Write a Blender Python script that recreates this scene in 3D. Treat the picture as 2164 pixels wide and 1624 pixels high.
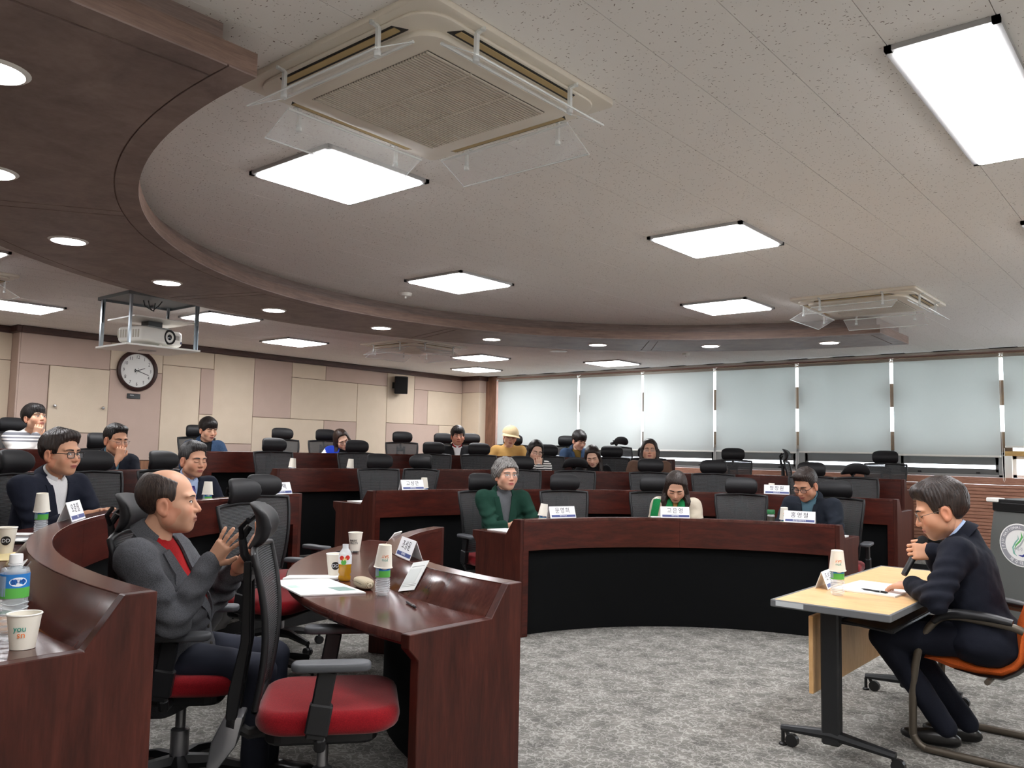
import bpy, bmesh, math, random
import numpy as np
from mathutils import Vector, Matrix
from math import sin, cos, pi, radians as rad, hypot, atan2, sqrt
random.seed(7); rng = np.random.default_rng(7)
SC = bpy.context.scene
COL = SC.collection
for o in list(bpy.data.objects): bpy.data.objects.remove(o)

# ---------------------------------------------------------------- camera, world, exposure
CAMZ, CEIL, TIER = 1.392, 2.685, 0.148
YAW, PITCH, ROLL, FPX = -.7017, .0805, .0203, 1745.
fw = Vector((sin(YAW)*cos(PITCH), cos(YAW)*cos(PITCH), sin(PITCH)))
r0 = Vector((cos(YAW), -sin(YAW), 0)); u0 = r0.cross(fw)
rt = r0*cos(ROLL) + u0*sin(ROLL); up = u0*cos(ROLL) - r0*sin(ROLL)
cam_d = bpy.data.cameras.new('camera'); cam = bpy.data.objects.new('camera', cam_d); COL.objects.link(cam)
cam_d.sensor_fit = 'HORIZONTAL'; cam_d.sensor_width = 36; cam_d.lens = FPX*36/2164
cam_d.clip_start = .05; cam_d.clip_end = 200
m = Matrix((rt, up, -fw)).transposed().to_4x4(); m.translation = (0, 0, CAMZ); cam.matrix_world = m
SC.camera = cam
world = bpy.data.worlds.new('overcast_sky'); SC.world = world; world.use_nodes = True
bg = world.node_tree.nodes['Background']; bg.inputs[0].default_value = (.86, .93, 1, 1); bg.inputs[1].default_value = 3.6
vs = SC.view_settings; vs.view_transform = 'Standard'; vs.look = 'None'; vs.gamma = 1; vs.use_curve_mapping = False
vs.exposure = 1.12
PANEL_E, SPOT_E = 15.0, 22.0      # emission of the ceiling panels and of the downlights
SC.cycles.max_bounces = 8; SC.cycles.use_adaptive_sampling = True; SC.cycles.adaptive_threshold = .04; SC.cycles.transparent_max_bounces = 12; SC.cycles.transmission_bounces = 6
SC.cycles.diffuse_bounces = 6; SC.cycles.glossy_bounces = 3; SC.cycles.sample_clamp_indirect = 10
SC.cycles.caustics_reflective = False; SC.cycles.caustics_refractive = False

# ---------------------------------------------------------------- materials
def lin(c):
    c = [v/255 for v in c]
    return tuple(v/12.92 if v <= .04045 else ((v+.055)/1.055)**2.4 for v in c)
MATS = {}
def mat(name, c, rough=.5, metal=0, spec=.5, emit=0, alpha=1, trans=0, ior=1.45, sheen=0):
    if name in MATS: return MATS[name]
    m = bpy.data.materials.new(name); m.use_nodes = True
    b = m.node_tree.nodes['Principled BSDF']; L = lin(c)
    b.inputs['Base Color'].default_value = (*L, 1); b.inputs['Roughness'].default_value = rough
    b.inputs['Metallic'].default_value = metal; b.inputs['Specular IOR Level'].default_value = spec
    b.inputs['Alpha'].default_value = alpha; b.inputs['Transmission Weight'].default_value = trans
    b.inputs['IOR'].default_value = ior
    if sheen: b.inputs['Sheen Weight'].default_value = sheen; b.inputs['Sheen Roughness'].default_value = .4
    if emit:
        b.inputs['Emission Color'].default_value = (*L, 1); b.inputs['Emission Strength'].default_value = emit
    MATS[name] = m
    return m
class NT:
    """small node-tree writer"""
    def __init__(s, m):
        s.t = m.node_tree; s.b = s.t.nodes['Principled BSDF']
    def n(s, kind, **kw):
        nd = s.t.nodes.new(kind)
        for k, v in kw.items():
            if k.startswith('_'): setattr(nd, k[1:], v)
            else:
                key = int(k[1:]) if k[0] == 'i' and k[1:].isdigit() else k.replace('__', ' ')
                nd.inputs[key].default_value = v
        return nd
    def l(s, a, b): s.t.links.new(a, b)
    def ramp(s, fac, stops):
        r = s.n('ShaderNodeValToRGB'); e = r.color_ramp.elements
        while len(e) < len(stops): e.new(.5)
        for q, (p, c) in zip(e, stops): q.position = p; q.color = (*lin(c), 1) if len(c) == 3 else c
        s.l(fac, r.inputs[0]); return r.outputs[0]
    def coord(s, kind='Object', scale=(1, 1, 1), rot=(0, 0, 0)):
        if kind == 'World': o = s.n('ShaderNodeNewGeometry').outputs['Position']
        else: o = s.n('ShaderNodeTexCoord').outputs[kind]
        mp = s.n('ShaderNodeMapping', Scale=scale, Rotation=rot); s.l(o, mp.inputs[0]); return mp.outputs[0]
    def noise(s, vec, scale=5, detail=3, rough=.5, dist=0):
        q = s.n('ShaderNodeTexNoise', Scale=scale, Detail=detail, Roughness=rough, Distortion=dist); s.l(vec, q.inputs['Vector']); return q.outputs[0]
    def bump(s, h, strength=.3, dist=.01):
        q = s.n('ShaderNodeBump', Strength=strength, Distance=dist); s.l(h, q.inputs['Height']); s.l(q.outputs[0], s.b.inputs['Normal'])
    def math(s, op, a, b=None):
        q = s.n('ShaderNodeMath', _operation=op)
        for i, v in enumerate((a, b)):
            if v is None: continue
            if isinstance(v, (int, float)): q.inputs[i].default_value = v
            else: s.l(v, q.inputs[i])
        return q.outputs[0]
def wood(name, dark, mid, light, scale=(2, 2, 30), rough=.35, spec=.5, kind='Object', bump=.05):
    if name in MATS: return MATS[name]
    m = mat(name, mid, rough, spec=spec); t = NT(m)
    v = t.coord(kind, scale)
    a = t.noise(v, 1.6, 5, .6, .6); b = t.noise(v, 9, 3, .6)
    f = t.math('ADD', t.math('MULTIPLY', a, .72), t.math('MULTIPLY', b, .28))
    t.l(t.ramp(f, [(.33, dark), (.5, mid), (.68, light)]), t.b.inputs['Base Color'])
    t.bump(b, bump, .002)
    return m
def fabric(name, c, c2=None, scale=220, rough=.9, bump=.25, sheen=0, spec=.2, blot=.5):
    if name in MATS: return MATS[name]
    m = mat(name, c, rough, spec=spec, sheen=sheen); t = NT(m)
    v = t.coord('Object'); a = t.noise(v, scale, 2, .6); b = t.noise(v, 6, 2, .5)
    c2 = c2 or tuple(int(x*.8) for x in c)
    f = t.math('ADD', t.math('MULTIPLY', a, 1-blot*.5), t.math('MULTIPLY', b, blot*.5))
    t.l(t.ramp(f, [(.35, c2), (.65, c)]), t.b.inputs['Base Color']); t.bump(a, bump, .002)
    return m

# ---------------------------------------------------------------- objects and things
def link(o, parent=None):
    COL.objects.link(o)
    if parent is not None: o.parent = parent
    return o
def tag(o, label=None, cat=None, group=None, kind=None):
    if label: o['label'] = label
    if cat: o['category'] = cat
    if group: o['group'] = group
    if kind: o['kind'] = kind
    return o
def thing(name, label, cat, loc=(0, 0, 0), rz=0, group=None):
    o = bpy.data.objects.new(name, None); o.empty_display_size = .1; link(o)
    o.location = loc; o.rotation_euler = (0, 0, rz)
    return tag(o, label, cat, group)
def copy_tree(o, parent=None):
    c = o.copy(); COL.objects.link(c); c.parent = parent
    for ch in list(o.children): copy_tree(ch, c)
    return c
def raw(name, verts, faces, m=None, parent=None, smooth=False, sharp=38, org=(0, 0, 0), mats=None, fm=None):
    me = bpy.data.meshes.new(name)
    v = np.asarray(verts, dtype=np.float64).reshape(-1, 3) - np.asarray(org, float)
    me.from_pydata(v.tolist(), [], faces if isinstance(faces, list) else faces.tolist())
    if mats:
        for q in mats: me.materials.append(q)
        if fm is not None: me.polygons.foreach_set('material_index', fm)
    elif m: me.materials.append(m)
    me.update()
    if smooth:
        me.polygons.foreach_set('use_smooth', [True]*len(me.polygons))
        if sharp: me.set_sharp_from_angle(angle=rad(sharp))
    o = bpy.data.objects.new(name, me)
    return link(o, parent)
def frame(axis):
    a = Vector(axis).normalized(); h = Vector((0, 0, 1)) if abs(a.z) < .9 else Vector((0, 1, 0))
    x = h.cross(a).normalized(); return x, a.cross(x), a
class MB:
    """collects solids and links them as ONE mesh object"""
    def __init__(s): s.v = []; s.f = []; s.m = []; s.cur = 0
    def add(s, vs, fs):
        n = len(s.v); s.v += [tuple(q) for q in vs]; s.f += [tuple(i+n for i in f) for f in fs]; s.m += [s.cur]*len(fs); return s
    def box(s, c, d, rz=0, M=None):
        x, y, z = [q/2 for q in d]
        P = [Vector((a*x, b*y, e*z)) for a in (-1, 1) for b in (-1, 1) for e in (-1, 1)]
        R = M or Matrix.Rotation(rz, 3, 'Z'); C = Vector(c)
        return s.add([R@p + C for p in P], [(0, 1, 3, 2), (4, 6, 7, 5), (0, 4, 5, 1), (2, 3, 7, 6), (0, 2, 6, 4), (1, 5, 7, 3)])
    def bb(s, a, b): return s.box([(p+q)/2 for p, q in zip(a, b)], [abs(q-p) for p, q in zip(a, b)])
    def prism(s, poly, a, b, M=None):
        """poly in local xy, extruded local z a..b, then M (4x4)"""
        M = M or Matrix(); n = len(poly)
        vs = [M@Vector((x, y, a)) for x, y in poly] + [M@Vector((x, y, b)) for x, y in poly]
        return s.add(vs, [tuple(range(n))[::-1], tuple(range(n, 2*n))] + [(i, (i+1) % n, n+(i+1) % n, n+i) for i in range(n)])
    def lathe(s, prof, c=(0, 0, 0), n=20, M=None, cap=True):
        M = M or Matrix(); C = Vector(c); vs = []; fs = []
        for r, z in prof:
            for k in range(n): vs.append(M@Vector((r*cos(2*pi*k/n), r*sin(2*pi*k/n), z)) + C)
        for i in range(len(prof)-1):
            for k in range(n): fs.append((i*n+k, i*n+(k+1) % n, (i+1)*n+(k+1) % n, (i+1)*n+k))
        if cap: fs += [tuple(range(n))[::-1], tuple(range((len(prof)-1)*n, len(prof)*n))]
        return s.add(vs, fs)
    def tube(s, path, r, n=8, cap=True, sq=None):
        path = [Vector(p) for p in path]; rs = r if isinstance(r, (list, tuple)) else [r]*len(path)
        vs = []; fs = []; px = None
        for i, p in enumerate(path):
            t = (path[min(i+1, len(path)-1)] - path[max(i-1, 0)]).normalized()
            if px is None: x, y, _ = frame(t)
            else:
                x = (px - t*px.dot(t)).normalized(); y = t.cross(x)
            px = x
            for k in range(n):
                a = 2*pi*k/n + (pi/4 if n == 4 else 0)
                vs.append(p + x*cos(a)*rs[i]*(sq[0] if sq else 1) + y*sin(a)*rs[i]*(sq[1] if sq else 1))
        for i in range(len(path)-1):
            for k in range(n): fs.append((i*n+k, i*n+(k+1) % n, (i+1)*n+(k+1) % n, (i+1)*n+k))
        if cap: fs += [tuple(range(n))[::-1], tuple(range((len(path)-1)*n, len(path)*n))]
        return s.add(vs, fs)
    def sweep(s, poly, a0, a1, C, n=32, w=0):
        """(r,z) polygon swept about the vertical axis through C, degrees"""
        k = len(poly); vs = []; fs = []
        for i in range(n+1):
            a = rad(a0+(a1-a0)*i/n)
            for r, z in poly:
                if w and r < 3.6: r += w*sin(a)
                vs.append((C[0]+r*cos(a), C[1]+r*sin(a), z))
        for i in range(n):
            for j in range(k): fs.append((i*k+j, i*k+(j+1) % k, (i+1)*k+(j+1) % k, (i+1)*k+j))
        fs += [tuple(range(k))[::-1], tuple(range(n*k, n*k+k))]
        return s.add(vs, fs)
    def build(s, name, m=None, parent=None, smooth=False, sharp=38, bevel=0, seg=1, org=None, mats=None, fix=True):
        if org is None:
            org = (0, 0, 0)
        me = bpy.data.meshes.new(name); bm = bmesh.new()
        V = [bm.verts.new((p[0]-org[0], p[1]-org[1], p[2]-org[2])) for p in s.v]
        for f, mi in zip(s.f, s.m):
            try: q = bm.faces.new([V[i] for i in f]); q.material_index = mi
            except ValueError: pass
        if fix: bmesh.ops.recalc_face_normals(bm, faces=bm.faces)
        if bevel:
            es = [e for e in bm.edges if e.is_manifold and e.calc_face_angle(0) > .6]
            bmesh.ops.bevel(bm, geom=es, offset=bevel, segments=seg, affect='EDGES', profile=.5, clamp_overlap=True)
        bm.to_mesh(me); bm.free()
        for q in (mats or ([m] if m else [])): me.materials.append(q)
        if smooth or (bevel and seg > 1):
            me.polygons.foreach_set('use_smooth', [True]*len(me.polygons)); me.set_sharp_from_angle(angle=rad(sharp))
        o = bpy.data.objects.new(name, me); return link(o, parent)
def rpoly(w, h, r, n=4, cx=0, cy=0):
    """rounded rectangle outline"""
    P = []
    for sx, sy, a in ((1, 1, 0), (-1, 1, 90), (-1, -1, 180), (1, -1, 270)):
        for i in range(n+1):
            t = rad(a+90*i/n); P.append((cx+sx*(w/2-r)+r*cos(t), cy+sy*(h/2-r)+r*sin(t)))
    return P
def text_mesh(name, body, size, M, m, parent, ext=.0004, align='CENTER', sx=1, space=1, bold=0):
    cu = bpy.data.curves.new(name, 'FONT'); cu.body = body; cu.size = size; cu.align_x = align; cu.align_y = 'CENTER'
    cu.extrude = ext; cu.space_character = space; cu.resolution_u = 3; cu.offset = bold
    t = bpy.data.objects.new(name, cu)
    me = bpy.data.meshes.new_from_object(t); bpy.data.objects.remove(t); bpy.data.curves.remove(cu)
    me.transform(Matrix.Diagonal((sx, 1, 1, 1))); me.transform(M); me.materials.clear(); me.materials.append(m); me.name = name
    o = bpy.data.objects.new(name, me); return link(o, parent)
def axes(o, x, y, z):
    """4x4 with the given origin and column axes"""
    M = Matrix((x, y, z)).transposed().to_4x4(); M.translation = o; return M
# ================================================================ the setting
DC = (-2.056, 4.534)                      # centre of the desk arcs
SF = (-2.25, 4.534)                       # centre of the soffit ring
RK = [1.956, 3.487, 4.964, 6.433]         # ledge radius of each row
X0, X1, Y0, Y1 = -10.17, 2.9, -1.85, 10.98

# ---- materials of the shell
M_carpet = mat('carpet_grey', (160, 157, 150), .95, spec=.1); t = NT(M_carpet)
v = t.coord('World'); n1 = t.noise(v, 7, 2, .5)
wv = t.n('ShaderNodeTexVoronoi', _feature='DISTANCE_TO_EDGE', Scale=21); mx = t.n('ShaderNodeMix', _data_type='VECTOR'); mx.inputs[0].default_value = .16
nz = t.n('ShaderNodeTexNoise', Scale=14, Detail=2); t.l(v, nz.inputs[0]); t.l(v, mx.inputs[4]); t.l(nz.outputs[1], mx.inputs[5]); t.l(mx.outputs[1], wv.inputs[0])
edge = t.ramp(wv.outputs[0], [(.02, (255, 255, 255)), (.10, (0, 0, 0))])
fine = t.noise(v, 160, 3, .7)
base = t.ramp(t.math('ADD', t.math('MULTIPLY', n1, .45), t.math('MULTIPLY', fine, .55)), [(.36, (84, 83, 80)), (.66, (145, 142, 136))])
mc = t.n('ShaderNodeMixRGB'); t.l(t.math('MULTIPLY', edge, t.math('MULTIPLY', n1, 1.2)), mc.inputs[0]); t.l(base, mc.inputs[1]); mc.inputs[2].default_value = (*lin((176, 174, 168)), 1)
t.l(mc.outputs[0], t.b.inputs['Base Color']); t.bump(fine, .5, .004)

M_tile = mat('ceiling_tile', (239, 236, 232), .92, spec=.15); t = NT(M_tile)
v = t.coord('World', (1, 1, 1)); nz = t.n('ShaderNodeTexNoise', Scale=9, Detail=1); t.l(v, nz.inputs[0])
mx = t.n('ShaderNodeMix', _data_type='VECTOR'); mx.inputs[0].default_value = .07; t.l(v, mx.inputs[4]); t.l(nz.outputs[1], mx.inputs[5])
def pits(scale, rot, thr):
    mp = t.n('ShaderNodeMapping', Scale=scale, Rotation=(0, 0, rot)); t.l(mx.outputs[1], mp.inputs[0])
    vo = t.n('ShaderNodeTexVoronoi', Scale=1, Randomness=1); t.l(mp.outputs[0], vo.inputs[0])
    near = t.math('LESS_THAN', vo.outputs['Distance'], thr)
    sep = t.n('ShaderNodeSeparateColor'); t.l(vo.outputs['Color'], sep.inputs[0])
    return t.math('MULTIPLY', near, t.math('GREATER_THAN', sep.outputs[0], .45))
pp = t.math('MAXIMUM', pits((34, 105, 1), .3, .15), t.math('MAXIMUM', pits((110, 42, 1), .5, .14), pits((75, 82, 1), 1.1, .10)))
mc = t.n('ShaderNodeMixRGB'); t.l(pp, mc.inputs[0]); mc.inputs[1].default_value = (*lin((239, 236, 232)), 1); mc.inputs[2].default_value = (*lin((140, 129, 122)), 1)
t.l(mc.outputs[0], t.b.inputs['Base Color'])
M_joint = mat('ceiling_joint_dark', (92, 84, 80), .95)
M_soffit = wood('soffit_walnut', (116, 100, 95), (136, 118, 112), (153, 135, 127), (3, 3, 40), .45, .4, 'World')
M_soffit_face = wood('soffit_walnut_face', (102, 82, 72), (124, 101, 90), (140, 116, 104), (3, 3, 40), .5, .4, 'World')
M_corn = wood('cornice_brown', (58, 38, 34), (74, 49, 43), (88, 60, 53), (3, 3, 20), .45)
M_beige = fabric('wall_fabric_beige', (222, 206, 185), (211, 194, 172), 260, .95, .3)
M_taupe = fabric('wall_fabric_taupe', (200, 178, 165), (189, 167, 154), 260, .95, .3)
M_walljoint = mat('wall_joint', (120, 100, 86), .9)
M_base = wood('wainscot_wood', (112, 78, 58), (142, 101, 76), (165, 122, 94), (20, 20, 2), .45)
M_plank = wood('window_wall_plank', (146, 100, 82), (176, 126, 104), (198, 148, 124), (3, 8, 30), .5, kind='World')
M_groove = mat('plank_groove', (98, 64, 52), .8)
M_column = wood('column_wood', (96, 66, 52), (124, 88, 70), (146, 106, 86), (12, 12, 1.5), .45)
M_paint = mat('plain_wall_paint', (238, 234, 226), .8)
M_white = mat('white_plastic', (232, 230, 224), .35)
M_alu = mat('aluminium_grey', (150, 151, 150), .35, .6)
M_frame_dk = mat('window_frame_dark_grey', (98, 98, 97), .5, .2)
M_light = mat('panel_diffuser', (250, 250, 253), .5, emit=PANEL_E)
M_spot = mat('downlight_lens', (252, 250, 250), .5, emit=SPOT_E)
M_black = mat('black_plastic', (22, 22, 23), .42)

# ---- floor and the raised tiers
tag(MB().bb((X0-.3, Y0, -.12), (X1, Y1, 0)).build('floor', M_carpet), 'grey patterned carpet floor of the front well', 'floor', kind='structure')
M_riser = mat('riser_black', (18, 18, 19), .7)
def room_hit(a):
    dx, dy = cos(a), sin(a); ts = []
    if dx < -1e-6: ts.append((X0+.03-DC[0])/dx)
    if dy > 1e-6: ts.append((Y1-.16-DC[1])/dy)
    if dy < -1e-6: ts.append((Y0+.02-DC[1])/dy)
    return min(ts)
for k, nm in ((1, 'first'), (2, 'second'), (3, 'third')):
    mb = MB(); N = 90; zt, zb = TIER*k, TIER*(k-1); inn = []; out = []
    for i in range(N+1):
        a = rad(90+180*i/N); R_ = room_hit(a); r_ = min(RK[k]-.02, R_-.05)
        inn.append((DC[0]+r_*cos(a), DC[1]+r_*sin(a))); out.append((DC[0]+R_*cos(a), DC[1]+R_*sin(a)))
    vs_ = [(*p, zt) for p in inn]+[(*p, zt) for p in out]+[(*p, zb) for p in inn]+[(*p, zb) for p in out]; n = N+1
    mb.add(vs_, [(i, i+1, n+i+1, n+i) for i in range(N)])
    mb.cur = 1; mb.add(vs_, [(2*n+i, 2*n+i+1, i+1, i) for i in range(N)] + [(0, n, 3*n, 2*n), (n-1, 2*n-1, 4*n-1, 3*n-1)])
    mb.cur = 0
    tag(mb.build('floor', mats=[M_carpet, M_riser], fix=False), f'carpeted {nm} raised seating tier with black riser', 'floor', kind='structure')

# ---- ceiling: slab, staggered tiles
ceil = tag(MB().bb((X0-.3, Y0-.1, CEIL+.008), (X1+.1, Y1+.3, CEIL+.12)).build('ceiling', M_joint), 'grey white ceiling of staggered mineral tiles', 'ceiling', kind='structure')
tl = MB().box((0, 0, .004), (.2975, .5975, .008)).build('tile', M_tile, ceil)
tl.location = (0, 0, 0)
tiles = []
fwv = np.array(fw); rtv = np.array(rt); upv = np.array(up)
for i in range(-16, 32):
    xc = -1.33-.15-.3*i
    if xc < X0-.3 or xc > X1: continue
    off = 0 if i % 2 == 0 else .2985
    for j in range(-10, 18):
        yc = 2.124+off+.597*j+.2985
        if yc < Y0-.2 or yc > Y1: continue
        d = np.array((xc, yc, CEIL-CAMZ)); dep = d@fwv
        score = 0
        if dep > .4:
            px, py = FPX*(d@rtv)/dep, FPX*(d@upv)/dep
            if abs(px) < 1180 and -100 < py < 900: score = 1/dep**3
        tiles.append((score, xc, yc))
tiles.sort(key=lambda q: -q[0])
rest = MB()
for q, (s_, x, y) in enumerate(tiles):
    if q == 0: tl.location = (x, y, CEIL)
    elif q < 300:
        c = tl.copy(); COL.objects.link(c); c.parent = ceil; c.location = (x, y, CEIL)
    else: rest.box((x, y, CEIL+.004), (.2975, .5975, .008))
tag(rest.build('tile', M_tile, ceil), kind='stuff')

# ---- curved wooden soffit
sof = tag(MB().sweep([(3.225, CEIL-.155), (4.22, CEIL-.155), (4.22, CEIL-.084), (3.225, CEIL-.084)], 90, 270.7, SF, 96, .055)
          .build('trim_1', M_soffit_face), 'curved dark walnut soffit ring hanging below the ceiling', 'soffit', kind='structure')
MB().sweep([(3.31, CEIL-.085), (4.12, CEIL-.085), (4.12, CEIL+.002), (3.31, CEIL+.002)], 90.9, 269.6, SF, 96, .055).build('upper_band', M_soffit, sof)
zb, zt = CEIL-.16, CEIL-.154
def spanel(r1, r2, a1, a2, n): MB().sweep([(r1, zb), (r2, zb), (r2, zt), (r1, zt)], a1, a2, SF, n, .055).build('panel', M_soffit, sof)
spanel(3.225, 3.32, 90, 270.7, 90); spanel(4.128, 4.22, 90, 270.7, 90)
g = .09
for a1, a2 in ((90, 91.7), (269.0, 270.7)): spanel(3.326, 4.122, a1, a2, 2)
J = [268.9, 236.0, 199.3, 162.4, 126.6, 91.8]
for i in range(5):
    spanel(3.326, 4.122, J[i+1]+(g+.75 if i < 4 else g), J[i]-(g+.75 if i > 0 else g), 24)
    if i < 4: spanel(3.326, 4.122, J[i+1]-.75+g, J[i+1]+.75-g, 2)
# ---- back wall with fabric panels
bw = tag(MB().bb((X0-.08, 3.46, 0), (X0-.012, Y1, CEIL)).build('wall_back', M_walljoint), 'beige and taupe fabric panelled back wall', 'wall', kind='structure')
MB().bb((X0-.32, Y0, 0), (X0-.212, 3.46, CEIL)).build('recess_backing', M_walljoint, bw)
def wp(y0, y1, z0, z1, m, x=X0, name='panel'):
    return MB().box((x-.008, (y0+y1)/2, (z0+z1)/2), (.018, y1-y0-.006, z1-z0-.006)).build(name, m, bw, bevel=.004)
B, T = M_beige, M_taupe; ZT = CEIL-.05; ZB = 1.178
for y0, y1, z0, z1, m in [
    (3.47, 4.47, 2.265, ZT, T), (3.47, 3.79, 1.497, 2.265, T), (3.47, 4.47, ZB, 1.497, T),
    (4.47, 5.13, 2.278, ZT, B), (4.47, 5.13, ZB, 2.278, T),
    (5.13, 5.84, 2.395, ZT, B), (5.13, 5.655, ZB, 2.395, B), (5.655, 5.855, 1.787, 2.395, T), (5.655, 5.855, ZB, 1.787, B),
    (5.84, 6.455, 1.408, ZT, B), (5.855, 6.455, ZB, 1.408, T), (6.455, 7.075, 1.787, ZT, T),
    (7.075, 7.675, 2.392, ZT, B), (7.075, 8.29, 1.787, 2.392, B), (7.675, 8.90, 2.392, ZT, T), (6.455, 7.67, ZB, 1.787, B), (7.67, 8.29, ZB, 1.787, T),
    (8.29, 8.90, ZB, 2.392, B), (8.90, 9.50, 1.80, ZT, B), (9.50, 10.66, 2.385, ZT, T), (9.50, 9.815, 1.80, 2.385, T), (9.815, 10.66, 1.80, 2.385, B),
    (8.90, 10.10, ZB, 1.80, T), (10.10, 10.66, ZB, 1.80, B)]:
    wp(y0, y1, z0, z1, m)
for y0, y1, z0, z1, m in [(2.2, 3.455, 2.30, ZT, B), (2.2, 3.455, ZB, 2.30, B), (.9, 2.2, 1.75, ZT, T), (.9, 2.2, ZB, 1.75, B), (-.6, .9, ZB, ZT, B), (Y0, -.6, ZB, ZT, T)]:
    wp(y0, y1, z0, z1, m, X0-.20)
MB().bb((X0-.215, 3.455, ZB), (X0-.002, 3.472, ZT)).build('panel', T, bw, bevel=.003)
# corner pilaster
MB().bb((X0-.01, 10.665, ZB), (-9.76, Y1-.13, 2.396)).build('panel', B, bw, bevel=.004)
MB().bb((X0-.01, 10.665, 2.40), (-9.76, Y1-.13, ZT)).build('panel', T, bw, bevel=.004)
for i in range(3):                                             # wooden boards under the fabric
    z0 = .02+i*.386; MB().bb((X0-.02, 3.46, z0), (X0+.004, Y1-.13, z0+.380)).build('board', M_base, bw, bevel=.003)
    MB().bb((X0-.22, Y0, z0), (X0-.196, 3.46, z0+.380)).build('board', M_base, bw, bevel=.003)
# cabinet flap with two knobs
fl = wp(3.79, 4.47, 1.497, 2.265, B, X0+.012, 'cabinet_door')
for y in (3.857, 4.40): MB().lathe([(.008, 0), (.008, .02), (.017, .024), (.019, .034), (.012, .042), (0.001, .044)], (0, 0, 0), 12, Matrix.Rotation(rad(90), 4, 'Y')).build('knob', mat('chrome', (215, 215, 215), .2, 1), fl, smooth=True).location = (X0+.013, y, 1.80)
# cornice
cn = MB(); cz0 = CEIL-.078
cn.bb((X0-.01, 3.46, cz0), (X0+.05, 10.66, CEIL)); cn.bb((X0-.22, Y0, cz0), (X0-.16, 3.46, CEIL)); cn.bb((X0-.22, 3.41, cz0), (X0+.05, 3.462, CEIL))
cn.bb((X0-.01, 10.615, cz0), (-9.71, 10.667, CEIL)); cn.bb((-9.762, 10.66, cz0), (-9.71, Y1-.13, CEIL))
tag(cn.build('trim_2', M_corn, bevel=.008), 'dark brown cornice along the top of the back wall', 'cornice', kind='structure')

# ---- window wall: column, wainscot planks, windows
YB = 10.85                                 # plane of the roller blinds
ww = tag(MB().bb((-9.8, 10.90, 0), (X1, Y1+.12, 1.10)).build('wall_left', M_groove), 'wooden wall of horizontal slats under the windows', 'wall', kind='structure')
MB().bb((-9.78, 10.84, 0), (-9.52, 11.06, CEIL)).build('column', M_column, ww, bevel=.004)
MB().bb((-9.6, 10.875, 1.112), (X1, 10.915, 1.195)).build('board', M_plank, ww, bevel=.003)
for i in range(28):
    z = 1.110-.0395*(i+1)
    MB().bb((-9.6, 10.882, z+.0035), (X1, 10.915, z+.0395)).build('plank', M_plank, ww, bevel=.004)
M_pier = wood('window_pier_wood', (58, 40, 26), (80, 58, 38), (98, 74, 50), (14, 14, 3), .55)
MB().bb((-9.52, 10.99, 2.60), (X1, 11.08, CEIL)).build('rail', M_pier, ww, bevel=.004)
M_glass = mat('window_glass', (235, 242, 246), .03, spec=.5, alpha=.06)
wn = 0
def window(x0, x1, z0, z1, fr=M_white, w=.03, bar=None):
    global wn; wn += 1
    o = MB()
    o.bb((x0, 11.0, z0), (x0+w, 11.06, z1)); o.bb((x1-w, 11.0, z0), (x1, 11.06, z1)); o.bb((x0, 11.0, z0), (x1, 11.06, z0+w)); o.bb((x0, 11.0, z1-w), (x1, 11.06, z1))
    r = tag(o.build(f'window_{wn}', fr), f'framed window strip number {wn} behind the roller blinds', 'window', kind='structure')
    MB().bb((x0+w*.5, 11.028, z0+w*.5), (x1-w*.5, 11.034, z1-w*.5)).build('pane', M_glass, r)
    return r
gaps = [-9.50, -7.755, -6.565, -5.375, -4.185, -2.995, -1.805, -.615, .575, 1.765, X1]
for i in range(len(gaps)-1):
    x0, x1 = gaps[i], gaps[i+1]
    window(x0+.6 if i else x0, min(x1+.6, X1), 1.49, 2.60, M_white, .016)
    if i:
        for z0, z1 in ((1.49, 1.725), (2.03, 2.325)): MB().bb((x0-.075, 10.96, z0), (x0+.075, 10.99, z1)).build('pier_board', M_pier, ww, bevel=.004)
# low awning windows with wide grey frames
for i in range(0, 6):
    x0, x1 = gaps[i]+.03, gaps[i+1]-.03
    wn += 1; o = MB()
    o.bb((x0-.03, 10.93, 1.195), (x1+.03, 11.06, 1.225)); o.bb((x0-.03, 10.93, 1.452), (x1+.03, 11.06, 1.49))
    for a, b in ((x0-.03, x0+.035), (x1-.035, x1+.03)): o.bb((a, 10.93, 1.195), (b, 11.06, 1.49))
    r = tag(o.build(f'window_{wn}', M_alu, bevel=.003), f'low grey framed awning window {i+1} from the corner column', 'window', kind='structure')
    s = MB(); s.bb((x0+.035, 10.95, 1.225), (x1-.035, 10.99, 1.29)); s.bb((x0+.035, 10.95, 1.335), (x1-.035, 10.99, 1.452)); s.bb((x0+.035, 10.95, 1.25), (x0+.07, 10.99, 1.44)); s.bb((x1-.07, 10.95, 1.25), (x1-.035, 10.99, 1.44))
    s.build('sash', M_frame_dk, r, bevel=.004)
    MB().bb((x0+.06, 10.968, 1.285), (x1-.06, 10.974, 1.34)).build('pane', M_glass, r)
    for q in (.22, .78): MB().bb((x0+(x1-x0)*q-.02, 10.937, 1.235), (x0+(x1-x0)*q+.02, 10.952, 1.252)).build('latch', M_black, r)
# windows to the right of the last full blind
MB().bb((gaps[6], 10.93, 1.445), (X1, 11.06, 1.50)).build('rail', wood('raw_lintel', (150, 116, 66), (176, 140, 84), (196, 160, 104), (4, 4, 14), .6), ww)
MB().bb((gaps[6]-.02, 10.93, 1.19), (gaps[6]+.07, 11.06, 1.445)).build('post', M_white, ww)
for i in range(6, 10): window(gaps[i]+(.07 if i == 6 else 0), gaps[i+1], 1.195, 1.445, M_white, .035)

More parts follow.
